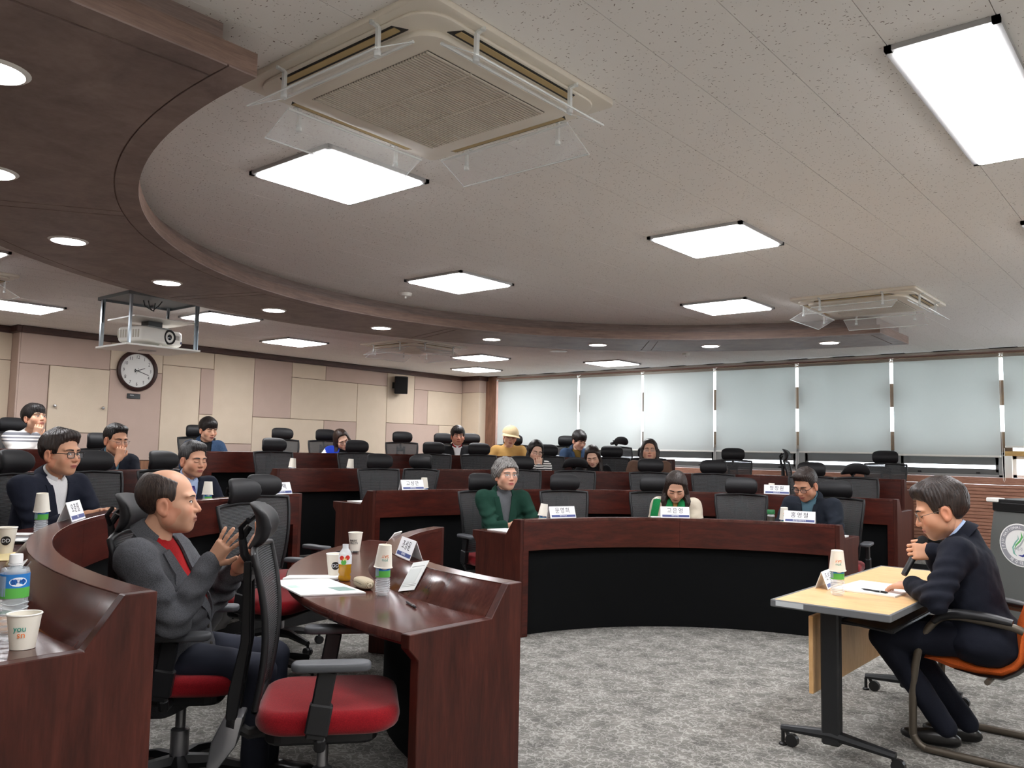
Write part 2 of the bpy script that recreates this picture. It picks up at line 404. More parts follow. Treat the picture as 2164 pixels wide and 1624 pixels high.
# ---- remaining walls (behind the camera)
tag(MB().bb((X0-.32, Y0-.1, 0), (X1, Y0, CEIL+.1)).build('wall_right', M_paint), 'plain painted wall behind the photographer', 'wall', kind='structure')
tag(MB().bb((X1, Y0-.1, 0), (X1+.1, Y1+.12, CEIL+.1)).build('wall_front', M_paint), 'plain painted front wall of the lecture room', 'wall', kind='structure')

# ---- curtain rail and roller blinds
M_blind = fabric('blind_fabric', (214, 217, 215), (210, 213, 211), 400, .9, .12, blot=.3)
_t = NT(M_blind); _tr = _t.n('ShaderNodeBsdfTranslucent'); _tr.inputs[0].default_value = (*lin((210, 214, 212)), 1)
_mx = _t.n('ShaderNodeMixShader'); _mx.inputs[0].default_value = .32
_out = [n for n in _t.t.nodes if n.type == 'OUTPUT_MATERIAL'][0]
_t.l(_t.b.outputs[0], _mx.inputs[1]); _t.l(_tr.outputs[0], _mx.inputs[2]); _t.l(_mx.outputs[0], _out.inputs[0])
rl = tag(MB().tube([(-9.5, YB-.035, CEIL-.048), (X1, YB-.035, CEIL-.048)], .013, 8).build('trim_3', mat('rail_bronze', (150, 122, 112), .3, .5), smooth=True), 'thin bronze blind rail along the top of the windows', 'rail', kind='structure')
MB().bb((-9.5, YB-.01, CEIL-.036), (X1, YB+.13, CEIL-.004)).build('pelmet', mat('pelmet_grey', (196, 190, 182), .7), rl)
M_btop = mat('blind_head_grey', (176, 170, 160), .6)
bn = ['roller blind nearest the corner column', 'second roller blind from the corner column', 'third roller blind from the corner column', 'fourth roller blind from the corner column',
      'fifth roller blind from the corner column', 'sixth roller blind, above the podium side', 'half raised roller blind at the right edge']
for i in range(7):
    x0, x1 = gaps[i]+(.02 if i else .02), gaps[i+1]-.022
    zb_ = (1.440, 1.435, 1.435, 1.438, 1.447, 1.432, 1.545)[i]
    b = thing('roller_blind', 'pale grey '+bn[i], 'blind', ((x0+x1)/2, YB, zb_), group='roller blinds over the windows')
    w = x1-x0
    MB().box((0, 0, (CEIL-.075-zb_)/2), (w, .004, CEIL-.075-zb_)).build('blind_fabric', M_blind, b)
    MB().box((0, .0, .004), (w, .018, .022)).build('bottom_bar', M_white, b, bevel=.004)
    MB().box((0, -.003, CEIL-.082-zb_), (w, .012, .035)).build('head_strip', M_btop, b, bevel=.002)
    for sx in (-1, 1): MB().box((sx*(w/2+.008), -.012, CEIL-.062-zb_), (.014, .05, .05)).build('bracket', M_white, b, bevel=.004)
    if i in (2, 3, 5): MB().tube([(w/2+.016, -.015, CEIL-.08-zb_), (w/2+.014, -.02, .0), (w/2+.018, -.02, -.26), (w/2+.028, -.02, -.285), (w/2+.036, -.02, -.26), (w/2+.036, -.02, .1)], .0028, 6).build('pull_chain', M_white, b, smooth=True)

# ================================================================ ceiling fittings
M_fr = mat('light_frame', (176, 176, 176), .45, .4)
def light_panel(x, y, lx, ly, label):
    r = thing('ceiling_panel_light', label, 'light', (x, y, CEIL), group='square ceiling panels' if lx == ly else 'long ceiling panels')
    f = MB(); w = .022
    f.bb((-lx/2, -ly/2, -.018), (-lx/2+w, ly/2, .001)); f.bb((lx/2-w, -ly/2, -.018), (lx/2, ly/2, .001)); f.bb((-lx/2, -ly/2, -.018), (lx/2, -ly/2+w, .001)); f.bb((-lx/2, ly/2-w, -.018), (lx/2, ly/2, .001))
    f.build('frame', M_fr, r)
    MB().prism(rpoly(lx-2*w, ly-2*w, .018), -.024, -.0015).build('diffuser', M_light, r)
for x, y, lx, ly, lb in [
    (-3.13, 2.40, .6, .6, 'bright square ceiling panel light just behind the large air conditioner'),
    (-2.23, 4.515, .6, .6, 'bright square ceiling panel light in the middle of the ceiling, right of the smoke detector'),
    (-4.385, 4.535, .6, .6, 'bright square ceiling panel light beside the smoke detector'),
    (-3.155, 6.61, .6, .6, 'bright square ceiling panel light left of the air conditioner near the windows'),
    (-8.62, 6.01, .6, .6, 'bright square ceiling panel light above the denim jacketed man'),
    (-8.95, 9.70, .6, .6, 'bright square ceiling panel light closest to the back corner, below another one'),
    (-7.74, 8.47, .6, .6, 'bright square ceiling panel light at the right end of the far air conditioner'),
    (-6.53, 9.95, .6, .6, 'bright square ceiling panel light over the far blinds, under the soffit edge'),
    (-8.70, 2.95, .6, .6, 'bright square ceiling panel light at the left edge under an air conditioner'),
    (-7.65, 4.44, .6, .6, 'bright square ceiling panel light just right of the projector lift'),
    (-6.55, 1.74, .6, .6, 'bright square ceiling panel light cut off at the left edge of the soffit'),
    (-.58, 3.31, .32, 1.31, 'long bright ceiling panel light at the upper right corner'),
    (-.58, 5.76, .32, 1.31, 'long bright ceiling panel light barely entering at the right edge'),
    (1.3, 3.31, .32, 1.31, 'added unseen long ceiling panel light near the front wall, window side of the photographer'),  # out of view, added to light the speaker's side of the room
    (1.3, .9, .32, 1.31, 'added unseen long ceiling panel light near the front wall, behind the photographer'),  # another unseen panel, put in only to light the front area
    (-.58, .86, .32, 1.31, 'long ceiling panel light right above the photographer'),
    (-.58, 8.21, .32, 1.31, 'added unseen long ceiling panel light over the podium, near the windows'),  # out of view, added to brighten the blinds on the right
    (-6.53, -.88, .6, .6, 'square ceiling panel light over the unseen left rows')]:
    light_panel(x, y, lx, ly, lb)
DLN = ['largest and nearest, at the upper left', 'at the left edge below the largest one', 'beside the soffit panel joint at the left', 'above the left side of the projector lift', 'just right of the projector lift', 'left of the far air conditioner', 'above the far air conditioner right end', 'left of the double joint over the blinds', 'right of the double joint over the blinds', 'closest to the window end of the soffit']
for i, a in enumerate([261.3, 243.8, 225.2, 207.4, 189.3, 171.2, 152.6, 135.0, 117.0, 99.2]):
    a_ = rad(a); r = thing('downlight', 'round white soffit downlight '+DLN[i], 'light', (SF[0]+3.745*cos(a_), SF[1]+3.745*sin(a_), zb), group='downlights in the soffit')
    MB().lathe([(.086, -.001), (.088, -.008), (.098, -.006), (.104, 0)], n=28, cap=False).build('trim_ring', M_white, r, smooth=True, fix=False)
    MB().lathe([(.0001, -.004), (.087, -.004), (.087, -.001)], n=28).build('lens', M_spot, r)

# ---- ceiling cassette air conditioners with clear wind deflectors
M_ac = mat('ac_cream', (222, 214, 200), .5); M_acd = mat('ac_slot_dark', (40, 38, 36), .6); M_acy = mat('ac_vane_cream', (188, 164, 118), .5)
M_grl = mat('ac_grille', (214, 206, 192), .6); M_grd = mat('ac_grille_gap', (104, 98, 90), .8)
M_clear = mat('clear_acrylic', (245, 248, 248), .05, spec=.8, alpha=.24)
M_clredge = mat('clear_acrylic_edge', (240, 244, 244), .12, spec=.8, alpha=.55)
def air_con(x, y, label, full=True, rib=44):
    r = thing('ceiling_air_conditioner', label, 'air conditioner', (x, y, CEIL))
    S = .965
    MB().prism(rpoly(S, S, .03), -.022, .001).build('panel', M_ac, r, bevel=.006, seg=2)
    MB().prism(rpoly(.895, .895, .10, 6), -.034, -.02).build('inner_panel', M_ac, r, bevel=.008, seg=2)
    for k in range(4):                                             # air slots with vanes
        q = k*pi/2; Mr = Matrix.Rotation(q, 4, 'Z')
        MB().prism([(-.31, .392), (.31, .392), (.285, .438), (-.285, .438)], -.0365, -.03, Mr).build('air_slot', M_acd, r)
        va = MB().box((0, .417, -.037), (.575, .026, .004)); o = va.build('vane', M_acy, r); o.rotation_euler = (0, 0, q)
    cp = MB().prism(rpoly(.765, .765, .085, 6), -.056, -.03).build('grille_cover', M_ac, r, bevel=.010, seg=2)
    MB().box((0, 0, -.0565), (.59, .59, .003)).build('grille_back', M_grd, cp)
    gm = MB()
    for i in range(rib): gm.box((-.295+(i+.5)*.59/rib, 0, -.0595), (.59/rib*.55, .59, .006))
    for yy in (-.098, .098): gm.box((0, yy, -.060), (.59, .007, .007))
    tag(gm.build('grille_slat', M_grl, cp), kind='stuff')
    for k in range(4):                                             # acrylic deflectors
        q = k*pi/2; Mr = Matrix.Rotation(q, 4, 'Z'); d = MB()
        L, w = .66, .16; tilt = rad(28)
        Rx = Mr @ Matrix.Translation((0, .46, -.115)) @ Matrix.Rotation(-tilt, 4, 'X')
        df = MB().prism(rpoly(L, w, .012), -.0015, .0015, Rx).build('wind_deflector', M_clear, r)
        e = MB()
        e.tube([Rx@Vector((-L/2, -w/2, 0)), Rx@Vector((L/2, -w/2, 0))], .0055, 6); e.tube([Rx@Vector((-L/2, w/2, 0)), Rx@Vector((L/2, w/2, 0))], .0035, 6)
        for sx in (-1, 1): e.tube([Rx@Vector((sx*L/2, -w/2, 0)), Rx@Vector((sx*L/2, w/2, 0))], .0018, 5)
        e.build('edge_lip', M_clredge, df)
        for sx in (-1, 1):
            b = MB(); X = sx*.24
            b.tube([Mr@Vector((X, .475, -.02)), Mr@Vector((X, .45, -.03)), Mr@Vector((X, .45, -.105))], .009, 4); b.lathe([(.011, -.008), (.011, .008)], (Mr@Vector((X, .45, -.112)))[:], 10)
            b.lathe([(.009, -.006), (.009, .004)], (Mr@Vector((X, .475, -.022)))[:], 8)
            b.build('bracket', M_clredge, df, smooth=True)
    return r
ac1 = air_con(-2.11, 2.005, 'large cream ceiling air conditioner with clear deflectors in the foreground')
for x, y, lb in ((-2.12, 7.06, 'cream ceiling air conditioner near the windows on the right'), (-7.60, 7.07, 'cream ceiling air conditioner over the far back rows'), (-7.55, 1.90, 'cream ceiling air conditioner cut off at the left edge')):
    c = copy_tree(ac1); c.location = (x, y, CEIL); c['label'] = lb
# smoke detectors, sprinkler
def detector(x, y, label):
    r = thing('smoke_detector', label, 'detector', (x, y, CEIL), group='detectors on the ceiling')
    MB().lathe([(.056, .001), (.056, -.012), (.046, -.026), (.03, -.03)], n=20).build('housing', M_white, r, smooth=True)
    MB().lathe([(.012, -.028), (.010, -.045), (.002, -.048)], n=10).build('sensor_tip', M_white, r, smooth=True)
detector(-5.09, 4.62, 'white smoke detector left of the nearest far panel light'); detector(-5.11, 9.50, 'small white smoke detector above the middle blinds')
r = thing('ceiling_speaker', 'round flat white ceiling speaker grille beyond the soffit', 'speaker', (-6.36, 8.44, CEIL))
MB().lathe([(.11, .001), (.11, -.006), (.10, -.010), (.002, -.012)], n=28).build('grille', M_white, r, smooth=True)

# ---- projector on a scissor lift
pj = thing('projector_lift', 'white projector lift cage lowered from a square ceiling opening', 'lift', (-7.26, 3.52, CEIL))
zp = 2.232-CEIL
MB().box((0, 0, zp), (.60, .67, .018)).build('base_plate', M_white, pj, bevel=.003)
MB().box((-.02, .0, zp-.011), (.10, .12, .006)).build('lock_plate', M_alu, pj)
M_galv = mat('galvanised_steel', (168, 178, 186), .3, .85)
for sx in (-1, 1):
    for sy in (-1, 1):
        p = MB(); x, y = sx*.275, sy*.31
        p.box((x, y, zp/2), (.028, .006, -zp)); p.box((x-sx*.012, y-sy*.012, zp/2), (.006, .026, -zp)); p.box((x-sx*.006, y-sy*.008, zp*.30), (.018, .012, -zp*.4))
        p.build('rail', M_galv, pj)
hl = MB(); hl.box((0, -.335, -.014), (.60, .008, .03)); hl.box((0, .335, -.014), (.60, .008, .03)); hl.box((-.30, 0, -.014), (.008, .67, .03)); hl.box((.30, 0, -.014), (.008, .67, .03)); hl.box((0, 0, -.006), (.60, .67, .008))
hl.build('ceiling_box', mat('dark_steel', (120, 126, 130), .5, .5), pj)
MB().box((0, .02, zp*.44), (.52, .56, .012)).build('upper_tray', M_white, pj)
MB().tube([(-.04, -.05, -.01), (-.03, -.04, -.06), (0, .02, -.10), (.03, .06, -.05), (.05, .08, -.01)], .005, 6).build('cable', M_black, pj)
MB().tube([(-.01, -.02, -.01), (-.02, 0, -.07), (.0, .03, -.105), (.02, .03, -.03)], .005, 6).build('cable', M_black, pj)
MB().box((0, .02, zp*.56), (.13, .13, .10)).build('mount', mat('mount_grey', (70, 72, 74), .4, .6), pj)
pr_ = thing('projector', 'white ceiling projector with black lens inside the lift cage', 'projector', (-7.25, 3.53, CEIL+zp+.012), rad(20))
M_pj = mat('projector_white', (238, 236, 230), .4)
b = MB(); prof = []
b.prism(rpoly(.33, .50, .075, 7), .03, .165); b.build('body', M_pj, pr_, bevel=.028, seg=4, smooth=True)
lz = MB(); Mx = Matrix.Translation((.150, .055, .10)) @ Matrix.Rotation(rad(90), 4, 'Y')
lz.lathe([(.066, 0), (.066, .02), (.062, .026), (.05, .018), (.048, .01), (.001, .006)], (0, 0, 0), 28, Mx)
ln = lz.build('lens_hood', M_black, pr_, smooth=True)
MB().lathe([(.036, 0.0), (.034, .012), (.02, .018), (.001, .020)], (0, 0, 0), 20, Mx).build('lens', mat('lens_glass', (10, 12, 16), .08, spec=1), ln, smooth=True)
vt = MB()
for i in range(9): vt.box((-.12+i*.028, -.2515, .10), (.014, .004, .07))
vt.build('vent', mat('vent_grey', (196, 190, 178), .6), pr_)
MB().box((.1655, .15, .105), (.004, .045, .04)).build('sensor_window', mat('sensor_grey', (176, 172, 168), .3), pr_)
MB().lathe([(.012, 0), (.012, .003)], (0, 0, 0), 14, Matrix.Translation((.163, .20, .065)) @ Matrix.Rotation(rad(90), 4, 'Y')).build('badge', mat('badge_blue', (92, 92, 118), .4), pr_)
for (x, y) in ((-.1, -.16), (-.1, .16), (.11, 0)): MB().lathe([(.015, 0), (.015, .031)], (x, y, 0), 10).build('foot', M_pj, pr_)
MB().box((-.02, .02, .178), (.22, .30, .02)).build('mount_bracket', M_alu, pr_, bevel=.004)

# ---- clock, plaque and wall loudspeaker on the back wall
ck = thing('wall_clock', 'round wall clock with dark brown rim and Arabic numerals', 'clock', (X0+.003, 4.80, 2.287))
MX = Matrix(((0, 0, 1), (1, 0, 0), (0, 1, 0))).to_4x4()          # local xy -> wall plane, z out of the wall
MB().lathe([(.205, 0), (.252, .0), (.258, .02), (.250, .038), (.232, .044), (.214, .036), (.206, .018)], (0, 0, 0), 48, MX, cap=False).build('rim', wood('clock_rim', (40, 24, 22), (56, 34, 31), (70, 44, 40), (9, 9, 9), .3), ck, smooth=True, fix=False)
MB().lathe([(.0001, .012), (.210, .012), (.210, 0)], (0, 0, 0), 48, MX).build('dial', mat('dial_white', (226, 226, 222), .4), ck)
M_ink = mat('ink_black', (26, 24, 26), .5)
for h in range(1, 13):
    a = rad(90-30*h); text_mesh('numeral', str(h), .060, MX @ Matrix.Translation((.168*cos(a), .168*sin(a), .0125)), M_ink, ck, .0004, sx=.8)
def hand(ang, L, w):
    A = rad(90-ang); Mh = MX @ Matrix.Rotation(A, 4, 'Z')
    MB().prism([(-.035, -w*1.3), (-.02, -w*.4), (L*.9, -w*.35), (L, 0), (L*.9, w*.35), (-.02, w*.4), (-.035, w*1.3)], .015, .017, Mh).build('hand', M_ink, ck)
hand(69, .105, .011); hand(109, .160, .010); hand(200, .05, .002)
pq = thing('wall_plaque', 'small black plaque on the wall under the clock', 'plaque', (X0+.002, 4.775, 1.968))
MB().box((.006, 0, 0), (.012, .165, .062)).build('plate', mat('plaque_black', (16, 16, 18), .15), pq, bevel=.004)
MB().box((.0125, -.025, .012), (.001, .05, .010)).build('print', M_alu, pq)
sp = thing('wall_loudspeaker', 'black wall loudspeaker bracketed to the beige fabric wall', 'speaker', (X0, 9.06, 2.415), rad(0))
MB().box((.02, -.03, 0), (.04, .05, .10)).build('bracket', M_black, sp)
Mr = Matrix.Translation((.13, .02, .005)) @ Matrix.Rotation(rad(-38), 4, 'Z') @ Matrix.Rotation(rad(8), 4, 'Y')
MB().prism([(-.10, -.07), (-.10, .07), (-.03, .105), (.085, .105), (.085, -.105), (-.03, -.105)], -.14, .14, Mr).build('cabinet', mat('speaker_black', (28, 28, 29), .6), sp, bevel=.012, seg=2)
MB().prism(rpoly(.006, .19, .002, 2, cx=.088), -.128, .128, Mr).build('grille', mat('speaker_grille', (20, 20, 21), .85), sp)
# ================================================================ desks
M_mah = wood('mahogany_panel', (42, 14, 10), (65, 23, 16), (84, 33, 24), (2.2, 2.2, 14), .32, .5, 'World')
M_mahv = wood('mahogany_end_panel', (44, 17, 12), (64, 27, 20), (80, 37, 28), (14, 14, 1.6), .38, .35, 'World')
M_top = wood('mahogany_top', (58, 29, 25), (78, 41, 35), (96, 53, 46), (9, 4, 4), .16, .6, 'World')
M_kick = mat('kick_black', (11, 12, 13), .85, spec=.15)
LEDGE, WORK, LD, SD, DD = .873, .753, .082, .172, .585     # ledge height, worktop height, ledge depth, slope foot, total depth
def desk(k, a0, a1, label, seams=()):
    rr, zf = RK[k], TIER*k; am = rad((a0+a1)/2)
    org = (DC[0]+(rr+.3)*cos(am), DC[1]+(rr+.3)*sin(am), zf)
    root = thing('curved_desk', label, 'desk', org, group='curved mahogany lecture desks')
    n = max(8, int((a1-a0)*rr/9))
    P = lambda pts: [(rr+r, zf+z) for r, z in pts]
    de = math.degrees(.004/rr)
    e = math.degrees(.034/rr)                               # end panel thickness as an angle
    ends = [a0]+list(seams)+[a1]
    for i in range(len(ends)-1):
        p, q = ends[i]+(e if i == 0 else de*.25), ends[i+1]-(e if i == len(ends)-2 else de*.25); nn = max(6, int(n*(q-p)/(a1-a0)))
        MB().sweep(P([(0, LEDGE-.235), (.022, LEDGE-.235), (.022, LEDGE-.022), (0, LEDGE-.022)]), p, q, DC, nn).build('front_panel', M_mah, root, org=org, smooth=True)
        MB().sweep(P([(-.002, LEDGE-.022), (LD, LEDGE-.022), (LD, LEDGE-.001), (LD-.001, LEDGE), (0, LEDGE), (-.002, LEDGE-.002)]), p, q, DC, nn).build('ledge', M_top, root, org=org, smooth=True)
    p, q = a0+e, a1-e
    MB().sweep(P([(LD-.02, LEDGE-.022), (LD, LEDGE-.004), (SD, WORK), (SD, WORK-.03), (SD-.02, WORK-.03)]), p, q, DC, n).build('sloped_back', M_top, root, org=org, smooth=True)
    MB().sweep(P([(SD-.03, WORK-.042), (DD-.012, WORK-.042), (DD, WORK-.030), (DD, WORK-.008), (DD-.006, WORK), (SD-.03, WORK)]), p, q, DC, n).build('worktop', M_top, root, org=org, smooth=True)
    MB().sweep(P([(.055, .004), (.075, .004), (.075, LEDGE-.2), (.055, LEDGE-.2)]), p, q, DC, n).build('kick_panel', M_kick, root, org=org, smooth=True)
    MB().sweep(P([(.022, LEDGE-.235), (.075, LEDGE-.235), (.075, LEDGE-.215), (.022, LEDGE-.215)]), p, q, DC, n).build('soffit_strip', M_mah, root, org=org)
    prof = P([(0, .002), (0, LEDGE), (LD, LEDGE), (SD, WORK), (DD, WORK), (DD, WORK-.05), (DD-.045, WORK-.095), (DD-.045, .002)])
    for p, q in ((a0, a0+e), (a1-e, a1)):
        MB().sweep(prof, p, q, DC, 1).build('end_panel', M_mahv, root, org=org, bevel=.0025)
    w = math.degrees(.085/rr)
    for p, q in ((a0+e*.98, a0+w), (a1-w, a1-e*.98)):
        MB().sweep(P([(.001, .002), (.045, .002), (.045, LEDGE-.234), (.001, LEDGE-.234)]), p, q, DC, 2).build('front_post', M_mah, root, org=org)
    return root
desk(0, 196.4, 268.5, 'glossy curved mahogany desk in the foreground holding the juice bottle and papers')
desk(0, 93.7, 170.7, 'curved front row mahogany desk facing us across the carpet with black kick panel', (129.5,))
desk(1, 189.4, 270.3, 'curved mahogany desk at the left edge holding the large water bottle', (212.0, 233))
desk(1, 92.1, 176.9, 'second row mahogany desk behind the green jacketed woman', (131.5,))
desk(2, 191.5, 268.0, 'third row mahogany desk in front of the man with hand on chin', (228,))
desk(2, 95.2, 177.5, 'third row mahogany desk in front of the striped shirt woman', (112.5, 146))
desk(3, 189.4, 236.0, 'last row mahogany desk in front of the man in the white striped sweater')
desk(3, 122.5, 177.5, 'last row mahogany desk below the fabric wall in front of the capped man', (150,))
# ================================================================ mesh office chairs
M_red = fabric('seat_red_fabric', (150, 24, 32), (118, 16, 24), 300, .95, .3, sheen=.3)
M_lea = mat('headrest_leather', (27, 27, 29), .55, spec=.35)
M_blk2 = mat('chair_black', (26, 26, 28), .45)
M_pad = mat('armrest_grey', (74, 76, 80), .5)
M_sil = mat('chair_silver', (168, 168, 172), .32, .8)
M_net = mat('chair_mesh', (66, 68, 70), .7); t = NT(M_net)
v = t.coord('Object', (1, 1, 1)); w1 = t.n('ShaderNodeTexWave', _bands_direction='Z', Scale=38); t.l(v, w1.inputs[0])
t.l(t.math('ADD', t.math('MULTIPLY', w1.outputs[1], .38), .52), t.b.inputs['Alpha'])
t.l(t.ramp(w1.outputs[1], [(.2, (36, 37, 38)), (.8, (78, 80, 82))]), t.b.inputs['Base Color'])
def superpad(dx, dy, dz, e1, e2, bend, nu=24, nv=12):
    vs_, fs = [], []
    sp = lambda c, e: math.copysign(abs(c)**e, c)
    for i in range(nv+1):
        ph = -pi/2+pi*i/nv
        for j in range(nu):
            th = 2*pi*j/nu
            vs_.append(bend(dx*sp(cos(ph), e1)*sp(cos(th), e2), dy*sp(cos(ph), e1)*sp(sin(th), e2), dz*sp(sin(ph), e1)))
    for i in range(nv):
        for j in range(nu): fs.append((i*nu+j, i*nu+(j+1) % nu, (i+1)*nu+(j+1) % nu, (i+1)*nu+j))
    return vs_, fs
def by(z, x=0): 
    """backrest surface: y at height z, offset x from the centre"""
    s = (z-.50)/.52
    return -.235-.025*s+.035*sin(pi*max(0, min(1, s)))+.40*x*x
def bwid(z): s = (z-.50)/.52; return .178+.052*min(1, max(0, s*1.15))
def make_chair():
    r = thing('office_chair', 'black mesh back office chair', 'chair', group='black mesh office chairs')
    st = MB().prism(rpoly(.50, .49, .12, 7, 0, .02), .425, .505).build('seat', M_red, r, bevel=.034, seg=4, smooth=True, sharp=80)
    MB().prism(rpoly(.40, .38, .06, 4, 0, .0), .385, .428).build('seat_pan', M_blk2, r, bevel=.01)
    # net: two skins 4 mm apart
    nz, nx = 14, 8; vs_, fs = [], []
    for s in (0, -.004):
        for i in range(nz+1):
            z = .50+.52*i/nz
            for j in range(nx+1):
                x = bwid(z)*(-1+2*j/nx); vs_.append((x, by(z, x)+s, z))
    q = (nz+1)*(nx+1)
    for i in range(nz):
        for j in range(nx):
            a = i*(nx+1)+j; fs += [(a, a+1, a+nx+2, a+nx+1), (q+a+nx+1, q+a+nx+2, q+a+1, q+a)]
    raw('backrest_mesh', vs_, fs, M_net, r, True, 60)
    fr = MB(); path = []
    for i in range(13): z = .50+.52*i/12; path.append((bwid(z), by(z, bwid(z)), z))
    top = [(bwid(1.02)*(1-k/5), by(1.02, bwid(1.02)*(1-k/5)), 1.02+.012*sin(pi*k/10)) for k in range(1, 5)]
    half = path+top; full = half+[(0, by(1.02), 1.034)]+[(-x, y, z) for x, y, z in half[::-1]]
    full = full+[(0, by(.50), .49), full[0]]
    fr.tube(full, .0125, 7, cap=False)
    fr.build('backrest_frame', M_blk2, r, smooth=True, sharp=60)
    # spine blade behind the back, silver foot
    sp = MB()
    for sx in (-1, 1):
        Mp = Matrix(((0, 0, 1), (1, 0, 0), (0, 1, 0))).to_4x4()
        sp.prism([(-.295, .98), (-.27, .98), (-.262, .70), (-.285, .52), (-.30, .40), (-.335, .41), (-.33, .52), (-.295, .70)], sx*.05-.012, sx*.05+.012, Mp)
    sp.box((0, -.277, .93), (.12, .02, .05)); sp.box((0, -.30, .56), (.12, .03, .05))
    spo = sp.build('spine', M_blk2, r, bevel=.004)
    MB().prism([(-.272, .445), (-.338, .445), (-.378, .36), (-.392, .272), (-.362, .255), (-.295, .345)], -.062, .062, Matrix(((0, 0, 1), (1, 0, 0), (0, 1, 0))).to_4x4()).build('silver_foot', M_sil, spo, bevel=.01, seg=2)
    MB().tube([(0, -.31, .40), (0, -.26, .37), (0, -.12, .385)], .022, 8).build('tilt_arm', M_blk2, r, smooth=True)
    # headrest pad on a stem
    def bend(x, y, z): return (x, y*(1-.25*abs(z)/.08)+1.3*x*x-6.5*z*z+.012, z)
    vs_, fs = superpad(.146, .026, .082, .6, .55, bend, 24, 16)
    hd = raw('headrest', vs_, fs, M_lea, r, True, 80); hd.location = (0, -.25, 1.105)
    MB().tube([(0, -.273, .95), (0, -.303, 1.0), (0, -.313, 1.06), (0, -.288, 1.10)], [.014, .016, .014, .012], 8).tube([(0, -.313, 1.05), (-.05, -.313, 1.10), (-.085, -.283, 1.13)], .009, 7).tube([(0, -.313, 1.05), (.05, -.313, 1.10), (.085, -.283, 1.13)], .009, 7).build('headrest_stem', M_blk2, r, smooth=True)
    for sx in (-1, 1):
        ar = MB().prism(rpoly(.085, .26, .036, 5), 0, .028).build('armrest_pad', M_pad, r, bevel=.010, seg=3, smooth=True); ar.location = (sx*.285, .03, .655)
        p = MB(); p.tube([(sx*.20, .0, .405), (sx*.275, .0, .405), (sx*.288, .0, .44)], .022, 6); p.box((sx*.288, .0, .545), (.030, .062, .225), M=Matrix.Rotation(rad(-9), 3, 'X')); p.box((sx*.288, -.005, .50), (.042, .076, .10), M=Matrix.Rotation(rad(-9), 3, 'X'))
        p.build('armrest_post', M_blk2, r, bevel=.006)
    MB().lathe([(.036, .10), (.036, .24), (.020, .25), (.020, .40)], n=14).build('gas_lift', M_sil, r, smooth=True)
    for k in range(5):
        a = rad(90+72*k); c_, s_ = cos(a), sin(a)
        lg = MB().tube([(0, 0, .115), (.12*c_, .12*s_, .115), (.30*c_, .30*s_, .078)], [.034, .028, .018], 6).build('base_leg', M_blk2, r, smooth=True)
        cs = MB()
        for o in (-.013, .013): cs.lathe([(.027, -.009), (.027, .009)], (.30*c_-o*s_, .30*s_+o*c_, .0275), 12, Matrix.Rotation(a, 4, 'Z') @ Matrix.Rotation(pi/2, 4, 'X'))
        cs.tube([(.30*c_, .30*s_, .03), (.30*c_, .30*s_, .075)], .009, 6)
        cs.build('caster', M_blk2, r)
    return r
CH0 = make_chair(); CH_used = [False]
def chair(hx, hy, k, label, turn=0, flip=0, face=None):
    """(hx,hy): where the headrest is; facing the desk centre unless turned (degrees)"""
    f = atan2(DC[1]-hy, DC[0]-hx) if face is None else rad(face); f += rad(turn)
    c = copy_tree(CH0) if CH_used[0] else CH0; CH_used[0] = True
    c.location = (hx+.25*cos(f), hy+.25*sin(f), TIER*k); c.rotation_euler = (0, 0, f-pi/2); c['label'] = label
    if flip:
        for ch in c.children:
            if ch.name.split('.')[0] == 'headrest': ch.rotation_euler = (rad(flip), 0, 0); ch.location = (0, -.255, 1.115)
    return c
K = 'black mesh office chair '
